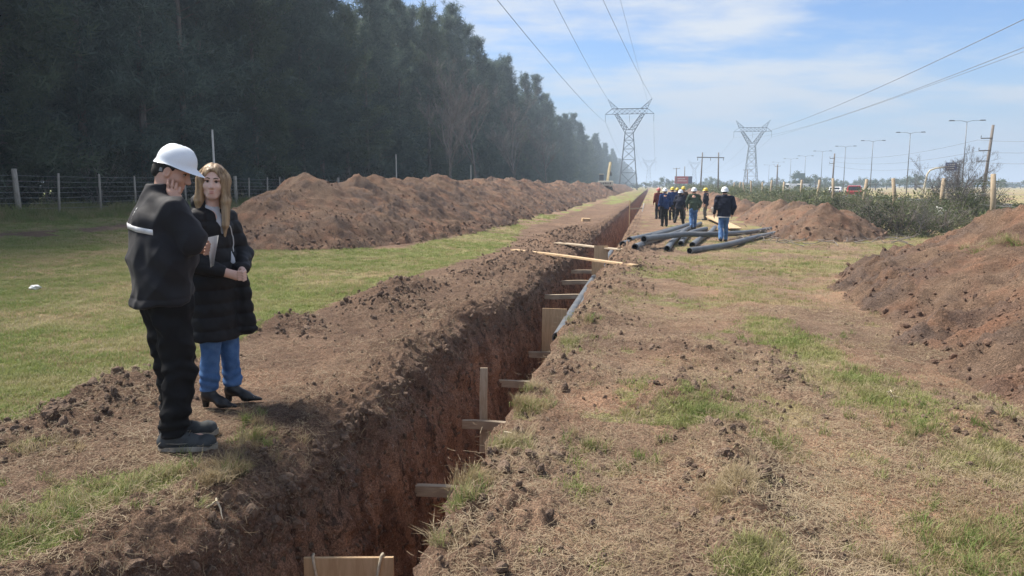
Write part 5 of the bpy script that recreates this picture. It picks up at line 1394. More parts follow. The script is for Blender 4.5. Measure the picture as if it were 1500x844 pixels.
# ------------------------------------------------------------------ the far party of workers
def worker(x, y, head_deg, jac, tro, hel, label, pose='stand', hgt=1.74, seed=0, lean=0.0, build=1.0):
    k = hgt / 1.78; e = empty('person', (x, y, Gxy(x, y) + .01), R(head_deg), label=label, category='person', group='workers in hard hats beyond the pipes')
    f = {'stand': ((.02, 0), (-.02, 0)), 'walk': ((.24, .02), (-.22, .06)), 'stride': ((.38, .0), (-.28, .10))}[pose]
    hip, shz = .93 * k, 1.45 * k; lx = lean
    sh = {q: V3(lx, q * .19 * build * k, shz) for q in (-1, 1)}; r = random.Random(seed)
    arm = {q: (sh[q] + V3(r.uniform(-.07, .05), q * r.uniform(.05, .11), -.28 * k), sh[q] + V3(r.uniform(-.02, .16), q * r.uniform(.04, .10), -.53 * k)) for q in (-1, 1)}
    ft = {q: V3(f[(q + 1) // 2][0], q * .105, f[(q + 1) // 2][1]) for q in (-1, 1)}
    kn = {q: V3(ft[q][0] * .5 + .05 + (.05 if ft[q][0] < -.1 else 0), q * .095, .50 * k + ft[q][2] * .3) for q in (-1, 1)}
    hc = V3(lx * 1.15 + .02, 0, 1.64 * k); M = rotm(0, .12 + lx * .5)
    S = SDF((-.55, -.5, -.02), (.75, .5, 1.9), .016); p = head(S, hc, M, 'm')
    S.cap((lx, 0, shz), p(-.02, 0, -.05), .06, .058, .03); S.cap((0, 0, hip), (lx, 0, shz - .08), .11, .12, .05, (0, 1, 0), 1.3)
    for q in (-1, 1):
        S.cap(sh[q], arm[q][0], .045, .036, .03); S.cap(arm[q][0], arm[q][1], .036, .026, .02); hd = arm[q][1]
        S.cap(hd, hd + V3(.01, 0, -.08), .030, .026, .02, (1, 0, 0), 1.3)
        for i in range(4): S.cap(hd + V3(-.025 + .02 * i, 0, -.07), hd + V3(-.02 + .02 * i, -q * .012, -.15 + .01 * abs(i - 1.5)), .012, .010, .006)
        S.cap(hd + V3(.03, 0, -.03), hd + V3(.055, 0, -.09), .012, .010, .008)
        S.cap((0, q * .08, hip), kn[q], .075, .05, .03); S.cap(kn[q], ft[q] + V3(0, 0, .08), .048, .034, .02); S.cap(ft[q] + V3(-.02, 0, .05), ft[q] + V3(.11, 0, .04), .03, .026, .02)
    link('body', S.mesh('body'), M_SKIN, e)
    J = SDF((-.5, -.55, .7), (.6, .55, 1.65), .016)
    J.cap((0, 0, hip - .06), (lx * .5, 0, hip + .24), .135 * build, .14 * build, .05, (0, 1, 0), 1.35); J.cap((lx * .5, 0, hip + .24), (lx, 0, shz - .10), .14 * build, .13 * build, .06, (0, 1, 0), 1.45)
    for q in (-1, 1): J.cap((lx, q * .05, shz + .01), sh[q], .07, .07, .05); J.cap(sh[q], arm[q][0], .078 * build, .064, .03); J.cap(arm[q][0], arm[q][0] + (arm[q][1] - arm[q][0]) * .9, .064, .048, .03)
    J.cap((lx, 0, shz + .04), (lx + .01, 0, shz + .10), .085, .07, .03); wrinkle(J, .014, 8, 7, 80 + seed); J.plane((0, 0, -1), -(hip - .10), .02); link('jacket', J.mesh('jacket'), jac, e)
    T = SDF((-.5, -.4, .0), (.6, .4, 1.0), .016); T.cap((0, 0, hip), (0, 0, hip - .06), .12, .12, .04, (0, 1, 0), 1.3)
    for q in (-1, 1): T.cap((0, q * .08, hip - .06), kn[q], .10, .078, .04); T.cap(kn[q], ft[q] + V3(-.01, 0, .09), .078, .066, .03)
    wrinkle(T, .010, 10, 9, 90 + seed); T.plane((0, 0, -1), -.06, .01); link('trousers', T.mesh('trousers'), tro, e)
    for q in (-1, 1):
        U = SDF(ft[q] + V3(-.16, -.12, -.02), ft[q] + V3(.3, .12, .2), .012); U.cap(ft[q] + V3(-.05, 0, .045), ft[q] + V3(.16, 0, .04), .044, .04, .02); U.cap(ft[q] + V3(-.04, 0, .05), ft[q] + V3(-.02, 0, .12), .048, .048, .02); U.plane((0, 0, -1), -(ft[q][2] + .0), .006); link('boot', U.mesh('boot'), M_LEATHER, e)
    H = SDF(hc - .14, hc + .14, .014); H.ell(p(-.02, 0, .015), (.10, .082, .10), M, .01); n = M @ V3(1, 0, 0); H.plane(n, n @ p(.02, 0, 0), .01); link('hair', H.mesh('hair'), M_HAIRD, e)
    helmet(e, p(.004, 0, .045), rotm(0, .05 + lx * .4), hel, 1.04, 24, True)
    return e
F_NAVY = fabric('navy_work_jacket', (0.016, 0.028, 0.075), .85, .25, 100); F_NAVY2 = fabric('dark_navy_fleece', (0.014, 0.017, 0.032), .85, .25, 100); F_BLUE = fabric('blue_overall', (0.020, 0.045, 0.13), .85, .25, 100)
F_GREEN = fabric('olive_green_jacket', (0.060, 0.085, 0.060), .85, .2, 100); F_BROWN = fabric('brown_jacket', (0.075, 0.055, 0.045), .85, .25, 100); F_RED = fabric('dull_red_jacket', (0.16, 0.05, 0.045), .85, .25, 100)
F_DARK = fabric('dark_trousers', (0.018, 0.018, 0.020), .85, .25, 100); F_GREYT = fabric('grey_trousers', (0.10, 0.095, 0.09), .85, .2, 100)
M_HELY = plain('yellow_helmet_plastic', (0.62, 0.47, 0.05), .35, .06, 3, .5); M_HELR = plain('faded_red_helmet_plastic', (0.45, 0.13, 0.11), .4, .08, 3, .5)
def wpos(px, py): c = on_ground(px, py); return c.x, c.y
def wput(px, py, *a, **k): x, y = wpos(px, py); return worker(x, y, *a, **k)
big = wput(1059, 356, 82, F_NAVY2, M_JEANS, M_HELM, 'person in dark navy jacket and jeans, white hard hat, walking away past the pipes', 'walk', 1.80, 1, build=1.12)
mb = MB(); mb.tube([(.19 * math.cos(a), .205 * math.sin(a), .845) for a in np.linspace(0, 2 * math.pi, 22)], .012, 5, False).build('belt', M_REFL, big, True)
wput(1015, 337, 84, F_GREEN, M_JEANS, M_HELM, 'person in olive green jacket and white hard hat seen from behind', 'walk', 1.74, 2)
wput(973, 332, 96, F_BLUE, F_DARK, M_HELM, 'person in bright blue jacket and white hard hat, leftmost in front of the group', 'stand', 1.72, 3)
wput(994, 330, 60, F_NAVY2, F_DARK, M_HELM, 'person leaning and striding in dark clothes and white hard hat', 'stride', 1.62, 4, lean=.12)
wput(1033, 323, 150, F_NAVY2, F_GREYT, M_HELY, 'person in dark jacket and grey trousers, yellow hard hat, standing apart on the right', 'stand', 1.70, 5)
wput(984, 323, 90, F_BLUE, F_DARK, M_HELY, 'person in blue with yellow hard hat just behind the leftmost pair', 'stand', 1.76, 6)
wput(1000, 321, 95, F_BROWN, F_GREYT, M_HELY, 'person in brown jacket and yellow hard hat behind the striding one', 'stand', 1.76, 7)
wput(964, 321, 100, F_RED, F_DARK, M_HELR, 'person in dull red jacket and faded red hard hat, half hidden at far left', 'stand', 1.70, 8)
wput(991, 316, 90, F_NAVY, F_DARK, M_HELY, 'person with yellow hard hat at the back middle of the group', 'stand', 1.72, 9)
# sheet and bucket behind the big worker
A = on_ground(1038, 322); B = on_ground(1078, 340)
world_beam('timber_sheet', A + Vector((0, 0, .22)), B + Vector((0, 0, .14)), .5, .04, M_WNEW, 'pale timber sheet on the ground behind the person in jeans', 'board', seed=9)
A = on_ground(1044, 319); mb = MB(); L = 16
prof = [(.0, .0), (.13, .0), (.15, .30), (.165, .31), (.165, .33), (.145, .33), (.12, .03), (0, .03)]
V = [(r * math.cos(2 * math.pi * k / L), r * math.sin(2 * math.pi * k / L), z) for (r, z) in prof for k in range(L)]
mb.add(V, [(i * L + k, i * L + (k + 1) % L, (i + 1) * L + (k + 1) % L, (i + 1) * L + k) for i in range(len(prof) - 1) for k in range(L)])
bk = mb.build('bucket', M_HELM, smooth_=True, label='small white bucket standing on the timber sheet behind the pipes', category='bucket'); bk.location = A + Vector((0.05, 0, .25))
MB().tube([(.165 * math.cos(a), .02, .33 + .15 * math.sin(a)) for a in np.linspace(0, math.pi, 10)], .006, 5).build('handle', M_WIRE, bk, True)
# ------------------------------------------------------------------ pylons and power lines
M_STEEL = plain('galvanised_steel', (0.13, 0.14, 0.15), .6, .1, 2, .4, .3)
M_GLASSI = plain('insulator_grey', (0.16, 0.17, 0.18), .4)
M_CABLE = plain('aluminium_cable', (0.17, 0.18, 0.19), .5, .1, 1)
def lattice(mb, A, B, n, th):
    """zigzag between two rails given as point lists"""
    for i in range(n):
        a0, a1 = Vector(A[0]).lerp(Vector(A[1]), i / n), Vector(A[0]).lerp(Vector(A[1]), (i + 1) / n)
        b0, b1 = Vector(B[0]).lerp(Vector(B[1]), i / n), Vector(B[0]).lerp(Vector(B[1]), (i + 1) / n)
        mb.beam(a0, b1, th, th); mb.beam(b0, a1, th, th); mb.beam(a1, b1, th, th)
def pylon_meshes(th=.2):
    bw, ww, zw, zb, zt = 3.5, 1.55, 21.5, 28.6, 30.6; t2 = th * .55
    parts = {}
    legs = []
    for sx in (-1, 1):
        for sy in (-1, 1): legs.append(MB().beam((sx * bw, sy * bw, -.3), (sx * ww, sy * ww, zw), th, th).mesh('leg'))
    mb = MB()
    for k in range(4):
        c = [(-1, -1), (1, -1), (1, 1), (-1, 1)]; a, b = c[k], c[(k + 1) % 4]
        prev = 0
        for z in (6.5, 11.5, 15.5, 18.8, zw):
            def q(s_, zz): r = bw + (ww - bw) * zz / zw; return Vector((s_[0] * r, s_[1] * r, zz))
            mb.beam(q(a, prev), q(b, z), t2, t2); mb.beam(q(b, prev), q(a, z), t2, t2); mb.beam(q(a, z), q(b, z), t2, t2); prev = z
    parts['bracing'] = mb.mesh('bracing')
    fork = []
    for sx in (-1, 1):
        mb = MB()
        for sy in (-1, 1):
            o0, o1 = (sx * ww, sy * ww, zw), (sx * 5.7, sy * .7, zb); i0, i1 = (0, sy * ww * .6, zw + 1.2), (sx * 4.3, sy * .7, zb)
            mb.beam(o0, o1, th * .9, th * .9); mb.beam(i0, i1, th * .8, th * .8); lattice(mb, (o0, o1), (i0, i1), 5, t2)
        mb.beam((sx * ww, -ww, zw), (sx * ww, ww, zw), t2, t2)
        fork.append(mb.mesh('fork_arm'))
    mb = MB()
    for sy in (-.7, .7):
        mb.beam((-9.2, sy * .3, zb), (9.2, sy * .3, zb), th * .8, th * .8); mb.beam((-6.6, sy, zt), (6.6, sy, zt), th * .8, th * .8)
        mb.beam((-9.2, sy * .3, zb), (-6.6, sy, zt), t2, t2); mb.beam((9.2, sy * .3, zb), (6.6, sy, zt), t2, t2)
        lattice(mb, ((-6.6, sy, zb), (6.6, sy, zb)), ((-6.6, sy, zt), (6.6, sy, zt)), 7, t2 * .8)
    parts['crossarm'] = mb.mesh('crossarm')
    horn = []
    for sx in (-1, 1):
        mb = MB(); tip = (sx * 8.3, 0, 34.2)
        for sy in (-.7, .7): mb.beam((sx * 6.6, sy, zt), tip, th * .6, th * .6); mb.beam((sx * 4.2, sy, zt), tip, th * .6, th * .6)
        lattice(mb, ((sx * 6.6, .5, zt), tip), ((sx * 4.2, .5, zt), tip), 3, t2 * .8); horn.append(mb.mesh('horn'))
    ins = []
    for xx in (-9.1, 0, 9.1):
        mb = MB(); mb.tube([(xx, 0, zb), (xx, 0, zb - 2.9)], .05, 6)
        for k in range(8): z = zb - .5 - .3 * k; mb.tube([(xx, 0, z), (xx, 0, z - .12)], [.17, .05], 8)
        ins.append(mb.mesh('insulator'))
    return legs, parts, fork, horn, ins
_PY = pylon_meshes(.19)
def pylon(x, y, rz, sc, label):
    e = empty('pylon', (x, y, Gxy(x, y)), rz, label=label, category='pylon', group='lattice pylons'); e.scale = (sc,) * 3
    legs, parts, fork, horn, ins = _PY
    for m in legs: link('leg', m, M_STEEL, e)
    for k, m in parts.items(): link(k, m, M_STEEL, e)
    for m in fork: link('fork_arm', m, M_STEEL, e)
    for m in horn: link('horn', m, M_STEEL, e)
    for m in ins: link('insulator', m, M_GLASSI, e)
    return e
RZ = -R(10.4)
def at_px(px, depth): return (px - 750) / 1100 * depth, depth
PYL = []
for (px, d, sc, lab) in ((918.5, 292, 1.0, 'steel lattice pylon nearest the trench with forked head'), (1096, 384, 1.0, 'forked steel lattice pylon to the right of the twin poles'), (948, 880, 1.0, 'distant pale pylon just right of the nearest one'), (1014, 960, 1.0, 'distant pale pylon left of the twin poles')):
    x, y = at_px(px, d); PYL.append(pylon(x, y, RZ, sc, lab))
def wire(a, b, sag, label, rad=.045, group='power line wires', n=40):
    a, b = Vector(a), Vector(b); pts = []
    for i in range(n + 1):
        t = i / n; p = a.lerp(b, t); p.z -= 4 * sag * t * (1 - t); pts.append(p - a)
    o = MB().tube(pts, rad, 5, False).build('power_line', M_CABLE, None, True, label=label, category='cable', group=group); o.location = a
    return o
def ppt(e, x, z): return e.matrix_basis @ Vector((x, 0, z))
for e in PYL: e.matrix_basis = Matrix.LocRotScale(e.location, e.rotation_euler, e.scale)
def wire_through(e, x, z, px, depth, zmid, label, rad=.045):
    """a hanging wire from the pylon over a point of the sky back past the camera"""
    a = ppt(e, x, z); m = Vector(((px - 750) / 1100 * 1.009 * depth / 1.0, depth, zmid)); t = (a.y - depth) / (a.y + 60)
    b = a + (m - a) / t; lin = a.z + (b.z - a.z) * t
    b.z = z; lin = a.z + (b.z - a.z) * t
    sag = (lin - zmid) / (4 * t * (1 - t)); wire(a, b, sag, label, rad)
P1, P2 = PYL[0], PYL[1]
wire_through(P1, -9.1, 25.7, 730, 90, 22.7, 'left conductor sweeping from the nearest pylon up past the wood', .04)
wire_through(P1, -8.3, 34.2, 808, 127, 31.4, 'earth wire from the left horn of the nearest pylon')
wire_through(P1, 8.3, 34.2, 877, 127, 31.4, 'earth wire from the right horn of the nearest pylon')
wire_through(P1, 9.1, 25.7, 901, 95, 23.9, 'faint right conductor of the nearest pylon', .02)
wire_through(P2, -9.1, 25.7, 1500, 82, 20.2, 'uppermost conductor rising from the right hand pylon to the sky edge', .05)
wire_through(P2, 0, 25.7, 1500, 100, 20.4, 'middle conductor rising from the right hand pylon to the right', .05)
wire_through(P2, 9.1, 25.7, 1500, 119, 23.2, 'lowest conductor rising from the right hand pylon to the right', .05)
for (e1, e2, nm) in ((PYL[0], PYL[2], 'line beyond the nearest pylon'), (PYL[1], PYL[3], 'line beyond the right hand pylon')):
    for q, wd in ((-9.1, 'left'), (0, 'middle'), (9.1, 'right')): wire(ppt(e1, q, 25.7), ppt(e2, q, 25.7), 12, wd + ' conductor of the far ' + nm, .04)
# ------------------------------------------------------------------ lamps and poles by the highway
M_LAMP = plain('lamp_pole_grey', (0.16, 0.17, 0.18), .5, .1, 1, .4, .3)
M_POLEW = wood('pole_wood', (0.12, 0.10, 0.085), (0.23, 0.20, 0.17), (6, 6, 1))
def lamp_post(px, top, d, label):
    x, y = at_px(px, d); g = Gxy(x, y); zt = pix_at_depth(px, top, d).z - g
    e = empty('street_lamp', (x, y, g), RZ, label=label, category='street lamp', group='twin lamps along the highway')
    MB().tube([(0, 0, -.2), (0, 0, zt)], [.11, .055], 8).build('mast', M_LAMP, e, True)
    for sx in (-1, 1):
        MB().tube([(0, 0, zt - .1), (sx * .8, 0, zt + .12), (sx * 1.9, 0, zt + .15)], [.04, .035, .03], 6).build('arm', M_LAMP, e, True)
        MB().box((sx * 2.25, 0, zt + .16), (.9, .34, .16), None, .75).build('lamp_head', M_LAMP, e)
for i, (px, top, lab) in enumerate(((1403, 178, 'nearest twin lamp post, beside the leaning wooden pole'), (1323, 195, 'second twin lamp post from the right'), (1270, 207, 'third twin lamp post from the right'), (1231, 215, 'fourth twin lamp post from the right'), (1198, 222, 'fifth twin lamp post from the right'), (1174, 229, 'sixth twin lamp post from the right'), (1153, 233, 'seventh twin lamp post from the right'), (1135, 238, 'eighth twin lamp post from the right'), (1122, 242, 'smallest twin lamp post, next to the right hand pylon'))):
    lamp_post(px, top, 1100 * 10.4 / (272 - top), lab)
def util_pole(px, top, d, label, arms=(), lean=0.0, rad=.14):
    x, y = at_px(px, d); g = Gxy(x, y); zt = pix_at_depth(px, top, d).z - g
    e = empty('utility_pole', (x, y, g), 0, label=label, category='utility pole', group='wooden poles on the right'); e.rotation_euler = (0, lean, 0)
    MB().tube([(0, 0, -.3), (0, 0, zt)], [rad, rad * .75], 8).build('mast', M_POLEW, e, True)
    for (z, a, b) in arms:
        MB().beam((a, -.1, zt - z), (b, -.1, zt - z + .12), .09, .11).build('crossarm', M_POLEW, e)
        for q in (a, b):
            if abs(q) > .3: MB().tube([(q, -.1, zt - z + .1), (q, -.1, zt - z + .35)], [.05, .04], 6).build('insulator', M_GLASSI, e, True)
    return e
util_pole(1434, 183, 88, 'leaning wooden pole with three short side arms at the right', ((1.6, -1.25, .1), (3.0, -1.3, .1), (4.2, -1.35, .1)), .065, .20)
util_pole(1214.5, 225, 150, 'slim wooden pole between two lamp posts at mid right', ((1.0, -.9, .1), (2.0, -.9, .1)), .02, .17)
util_pole(1134, 241, 220, 'distant plain wooden pole right of the second pylon', ((.6, -.8, .8),), 0, .18)
util_pole(988, 246, 230, 'distant pole with a crosspiece in front of the red billboard', ((.3, -1.0, 1.0),), 0, .17)
util_pole(1000, 244, 300, 'bare distant pole behind the red billboard', (), 0, .2)
util_pole(1091, 248, 240, 'pole with a short crosspiece standing inside the right hand pylon', ((.3, -1.4, 1.4),), 0, .17)
# the twin pole frame
x, y = at_px(1036.5, 190); e = empty('twin_pole_frame', (x, y, Gxy(x, y)), 0, label='twin wooden poles joined by a crossbar left of the second pylon', category='utility pole')
for sx, tp_ in ((-2.0, 9.9), (2.0, 9.9)): MB().tube([(sx * 1.12, 0, -.3), (sx, 0, tp_)], [.2, .14], 8).build('mast', M_POLEW, e, True)
MB().beam((-3.4, -.2, 8.7), (3.4, -.2, 8.6), .16, .22).build('crossbar', M_POLEW, e)
for q in (-3.2, 0, 3.2): MB().tube([(q, -.2, 8.55), (q, -.2, 7.9)], .08, 6).build('insulator', M_GLASSI, e, True)
for k, (za, zb_) in enumerate(((1.7, 7.2), (3.0, 6.3), (4.2, 5.6))):
    a = pix_at_depth(1434, 183, 88); a.z -= za; wire(a, pix_at_depth(1600, 183 + 17 * (k + 1), 70), .3, ('upper', 'middle', 'lower')[k] + ' thin wire leaving the leaning pole to the right', .018, 'pole wires')
    b = pix_at_depth(1214.5, 225, 150); b.z -= .6 + .8 * k; wire(a, b, 1.0, ('upper', 'middle', 'lower')[k] + ' thin wire between the leaning pole and the slim pole', .016, 'pole wires')
# ------------------------------------------------------------------ right hand fence, signs
M_POSTR = wood('fence_post_wood', (0.26, 0.20, 0.13), (0.45, 0.37, 0.27), (6, 6, 1))
fe = empty('post_fence', (*to_xy(24, 14.8), 0), 0, label='row of rough wooden posts with wires behind the scrub on the right', category='fence'); fr_ = random.Random(8); FP = []
s = 24.5
while s < 150:
    x, y = to_xy(s, 14.8 + fr_.uniform(-.2, .2)); z0 = Gxy(x, y); b = fe.location; h = fr_.uniform(2.2, 2.6); l = fr_.gauss(0, .05)
    MB().tube([(0, 0, -.3), (l * .5, 0, h * .5), (l * h, 0, h)], [.13, .12, .105], 8).build('post', M_POSTR, fe, True).location = (x - b.x, y - b.y, z0 - b.z); FP.append((x - b.x, y - b.y, z0 - b.z)); s += fr_.uniform(5.2, 7.5) * (1 + s / 300)
for k in range(4): MB().tube([(p[0], p[1], p[2] + .5 + .5 * k) for p in FP], .007, 4, False).build('wire', M_WIRE, fe)
M_SIGNB = plain('blue_sign', (0.035, 0.055, 0.22), .45, .1, 2); M_SIGNG = plain('grey_green_sign', (0.16, 0.22, 0.21), .5, .1, 2); M_CREAM = plain('cream_paint', (0.50, 0.45, 0.33), .6, .15, 3)
x, y = at_px(1349, 110); g = Gxy(x, y); e = empty('road_sign', (x, y, g), 0, label='blue road sign on a cream bent arm above the scrub', category='road sign')
MB().tube([(-.2, 0, -.2), (0, 0, 1.9), (.25, 0, 3.4), (.6, 0, 3.95), (1.4, 0, 4.25), (3.2, 0, 4.5)], [.14, .14, .13, .12, .11, .1], 8).build('arm', M_CREAM, e, True)
sg = MB().box((3.6, -.05, 4.5), (1.7, .06, 1.15)).build('sign_panel', M_SIGNB, e)
for k in range(3): MB().box((3.55 + .06 * (k % 2), -.085, 4.82 - .3 * k), (1.15 - .2 * (k % 2), .01, .10)).build('lettering', M_PAPER, sg)
x, y = at_px(1167, 250); g = Gxy(x, y); e = empty('road_sign', (x, y, g), 0, label='wide grey green road sign on two posts, far behind the scrub', category='road sign')
for sx in (-1.3, 1.3): MB().tube([(sx, 0, -.2), (sx, 0, 4.6)], .12, 6).build('post', M_STEEL, e)
MB().box((0, -.15, 4.9), (3.4, .1, 1.7)).build('sign_panel', M_SIGNG, e)
M_RED = plain('red_billboard', (0.42, 0.06, 0.06), .5, .15, 1); M_NAVY = plain('navy_billboard', (0.02, 0.025, 0.09), .5, .1, 1)
x, y = at_px(998, 260); g = Gxy(x, y); e = empty('billboard', (x, y, g), 0, label='red billboard with a dark right end above the workers', category='billboard')
for sx in (-1.8, 1.8): MB().tube([(sx, .1, -.2), (sx, .1, 2.6)], .14, 6).build('post', M_STEEL, e)
bd = MB().box((-.55, 0, 3.6), (4.6, .15, 2.5)).build('red_panel', M_RED, e); MB().box((2.45, -.003, 3.6), (1.3, .15, 2.5)).build('dark_panel', M_NAVY, e)
for k, (a, b_) in enumerate(((-.2, 2.6), (.1, 3.2))): MB().box((a - .4, -.09, 4.0 - .7 * k), (b_, .02, .16)).build('lettering', M_PAPER, bd)
# ------------------------------------------------------------------ vehicles
M_TYRE = plain('tyre_rubber', (0.015, 0.015, 0.016), .8); M_GLASS = plain('dark_glass', (0.03, 0.035, 0.04), .12, .1, 1, .6); M_RIM = plain('wheel_rim', (0.4, 0.4, 0.42), .35, .1, 3, .5, .6)
M_CARR = plain('red_car_paint', (0.42, 0.035, 0.03), .3, .05, 1, .6); M_CARW = plain('white_car_paint', (0.72, 0.73, 0.74), .3, .04, 1, .6); M_TAIL = plain('tail_lamp_red', (0.35, 0.02, 0.02), .3)
def vehicle(name, px, d, rz, kind, paint, label):
    x, y = at_px(px, d); e = empty(name, (x, y, Gxy(x, y) + .05), rz, label=label, category=name.replace('_', ' '))
    # local +y is forward; profile in (y, z)
    P = {'pickup': [(-2.5, .45), (-2.5, 1.05), (-.55, 1.08), (-.35, 1.72), (.75, 1.75), (1.35, 1.12), (2.35, 1.0), (2.5, .75), (2.5, .42)], 'car': [(-2.0, .4), (-2.05, .95), (-1.75, 1.05), (-1.2, 1.48), (.3, 1.5), (1.05, 1.0), (1.95, .85), (2.05, .6), (2.05, .35)],
         'van': [(-2.6, .45), (-2.6, 2.1), (-2.45, 2.25), (1.2, 2.25), (1.9, 1.35), (2.5, 1.15), (2.6, .8), (2.6, .42)]}[kind]
    W = .88 if kind != 'van' else .98; V = []; F = []; n = len(P)
    for sx, ins in ((-1, 1), (1, 1)):
        for (py, pz) in P: V.append((sx * (W - max(0, pz - 1.05) * .22), py, pz))
    for i in range(n): F.append((i, (i + 1) % n, n + (i + 1) % n, n + i))
    F += [tuple(range(n - 1, -1, -1)), tuple(range(n, 2 * n))]
    body = MB().add(V, F).build('body', paint, e)
    bv = body.modifiers.new('bevel', 'BEVEL'); bv.width = .06; bv.segments = 2
    z0, z1 = {'pickup': (1.18, 1.64), 'car': (1.02, 1.4), 'van': (1.4, 2.0)}[kind]; yb = {'pickup': -.47, 'car': -1.55, 'van': -2.6}[kind]
    MB().box((0, yb - .06, (z0 + z1) / 2), (1.35, .1, z1 - z0), np.array(Matrix.Rotation(-.25 if kind != 'van' else 0, 3, 'X'))).build('window', M_GLASS, e)
    for sx in (-1, 1):
        c = {'pickup': (.2, 1.05), 'car': (-.45, 1.35), 'van': (1.0, .7)}[kind]
        MB().box((sx * (W - .06), c[0], (z0 + z1) / 2), (.06, c[1], (z1 - z0) * .85), np.array(Matrix.Rotation(-sx * .22, 3, 'Y'))).build('window', M_GLASS, e)
        MB().box((sx * (W - .12), P[0][0] - .02, .85), (.16, .06, .28)).build('tail_lamp', M_TAIL, e)
        for wy in (-1.45, 1.4):
            w_ = MB().tube([(sx * (W - .2), wy, .34), (sx * (W + .01), wy, .34)], .34, 18).build('wheel', M_TYRE, e, True); MB().tube([(sx * (W - .1), wy, .34), (sx * (W + .025), wy, .34)], .2, 12).build('rim', M_RIM, w_, True)
    MB().box((0, P[0][0] - .06, .5), (1.6, .14, .2)).build('bumper', M_BLACKP if kind == 'car' else M_RIM, e)
vehicle('pickup_truck', 1247, 96, RZ - .25, 'pickup', M_CARR, 'red pickup truck driving behind the scrub on the right')
vehicle('car', 1220, 118, RZ - .3, 'car', M_CARW, 'white car left of the red pickup behind the scrub')
vehicle('van', 1158, 240, RZ - .9, 'van', M_CARW, 'distant white van, left of the two under the road sign'); vehicle('van', 1175, 236, RZ - .9, 'van', M_CARW, 'distant white van, right of the two under the road sign')
ss = np.concatenate([np.linspace(10, 100, 46), np.linspace(105, 700, 60)])[:, None]; ww = np.array([24.0, 27.0, 31.0, 35.0])[None, :]; SS, WW = np.broadcast_arrays(ss, ww); X, Y = to_xy(SS, WW); n, m = SS.shape; ix = np.arange(n * m).reshape(n, m)
t = NT('asphalt'); M_ASPH = t.fin(t.mix(t.noise(t.pos(), 3, 5), (0.04, 0.04, 0.042), (0.075, 0.073, 0.07)), .9, .2)
link('road', mesh_np('road', np.stack([X, Y, G(SS, WW) + .06], -1).reshape(-1, 3), np.stack([ix[:-1, :-1], ix[:-1, 1:], ix[1:, 1:], ix[1:, :-1]], -1).reshape(-1, 4)), M_ASPH, kind='structure', label='asphalt road beyond the scrub on the right')
# ------------------------------------------------------------------ excavator on the spoil ridge
M_EXC = plain('cream_yellow_paint', (0.56, 0.46, 0.26), .5, .12, 2, .4); M_EXCW = plain('pale_cream_paint', (0.62, 0.58, 0.48), .5, .1, 2, .4)
x, y = at_px(886, 150); e = empty('excavator', (x, y, .62), R(-8), label='cream excavator with raised arm on the far end of the spoil ridge', category='excavator')
for sx in (-1.1, 1.1):
    tk = MB().box((sx, 0, .42), (.55, 3.4, .84)).build('track', M_TYRE, e); bv = tk.modifiers.new('bevel', 'BEVEL'); bv.width = .3; bv.segments = 3
cw = MB().box((0, -1.3, 1.42), (3.0, .9, .95)).build('counterweight', M_EXCW, e); bv = cw.modifiers.new('bevel', 'BEVEL'); bv.width = .12; bv.segments = 2
for k in range(7): MB().box((-1.05 + .33 * k, -1.76, 1.42), (.2 - .05 * (k % 2), .02, .36 - .06 * (k % 3))).build('lettering', M_BROW, cw)
MB().box((0, .3, 1.35), (2.6, 2.3, .8)).build('engine_deck', M_EXC, e)
cb = MB().box((-.85, .6, 2.45), (.95, 1.5, 1.45), None, .88).build('cab', M_GLASS, e); MB().box((-.85, .6, 3.23), (.95, 1.5, .12)).build('roof', M_EXCW, cb)
MB().beam((.3, 1.2, 1.6), (.55, 2.2, 3.9), .42, .5).build('boom', M_EXC, e); MB().beam((.55, 2.2, 3.8), (.85, 2.7, 5.6), .38, .45).build('boom', M_EXC, e); MB().beam((.85, 2.7, 5.5), (.75, 4.6, 4.1), .28, .36).build('stick', M_EXC, e)
MB().tube([(.35, 1.9, 2.2), (.6, 2.5, 4.2)], .07, 6).build('ram', M_STEEL, e)
bk = MB().box((.7, 4.8, 3.5), (.9, .7, .8), np.array(Matrix.Rotation(.5, 3, 'X')), .7).build('bucket', M_STEEL, e)
# ------------------------------------------------------------------ scrub on the right
BV = [bush_meshes(300 + i, 2600, 1.15 + .2 * (i % 2), 1.1, 1.15 + .25 * i, .075, M_BUSH if i != 2 else M_BUSHD, 40) for i in range(4)]
bs_ = random.Random(21)
SHL = [(1215, 338, 1.0, 'low olive shrub at the left end of the near scrub'), (1250, 342, 1.05, 'olive shrub second from the left in the near scrub'), (1285, 345, 1.15, 'grey green shrub in the middle of the near scrub'), (1320, 346, 1.2, 'dense shrub right of the middle of the near scrub'), (1352, 346, 1.2, 'green shrub left of the sunlit heap'), (1385, 340, 1.25, 'green shrub touching the slope of the sunlit heap'),
       (1190, 318, 1.1, 'shrub behind the small earth cone'), (1150, 310, 1.1, 'olive shrub left of the small earth cone'), (1115, 304, 1.1, 'leftmost olive shrub beyond the pipes'), (1170, 306, 1.2, 'bushy shrub between the earth cone and the far bank'), (1230, 325, 1.1, 'shrub behind the near scrub, left'), (1270, 326, 1.2, 'shrub behind the near scrub, centre left'), (1310, 327, 1.2, 'shrub behind the near scrub, centre right'), (1355, 327, 1.25, 'shrub behind the near scrub, right'), (1405, 325, 1.3, 'shrub rising above the crest of the sunlit heap'), (1440, 322, 1.0, 'shrub just showing over the heap near the leaning pole'), (1485, 320, .9, 'shrub over the heap at the right edge by the thick post')]
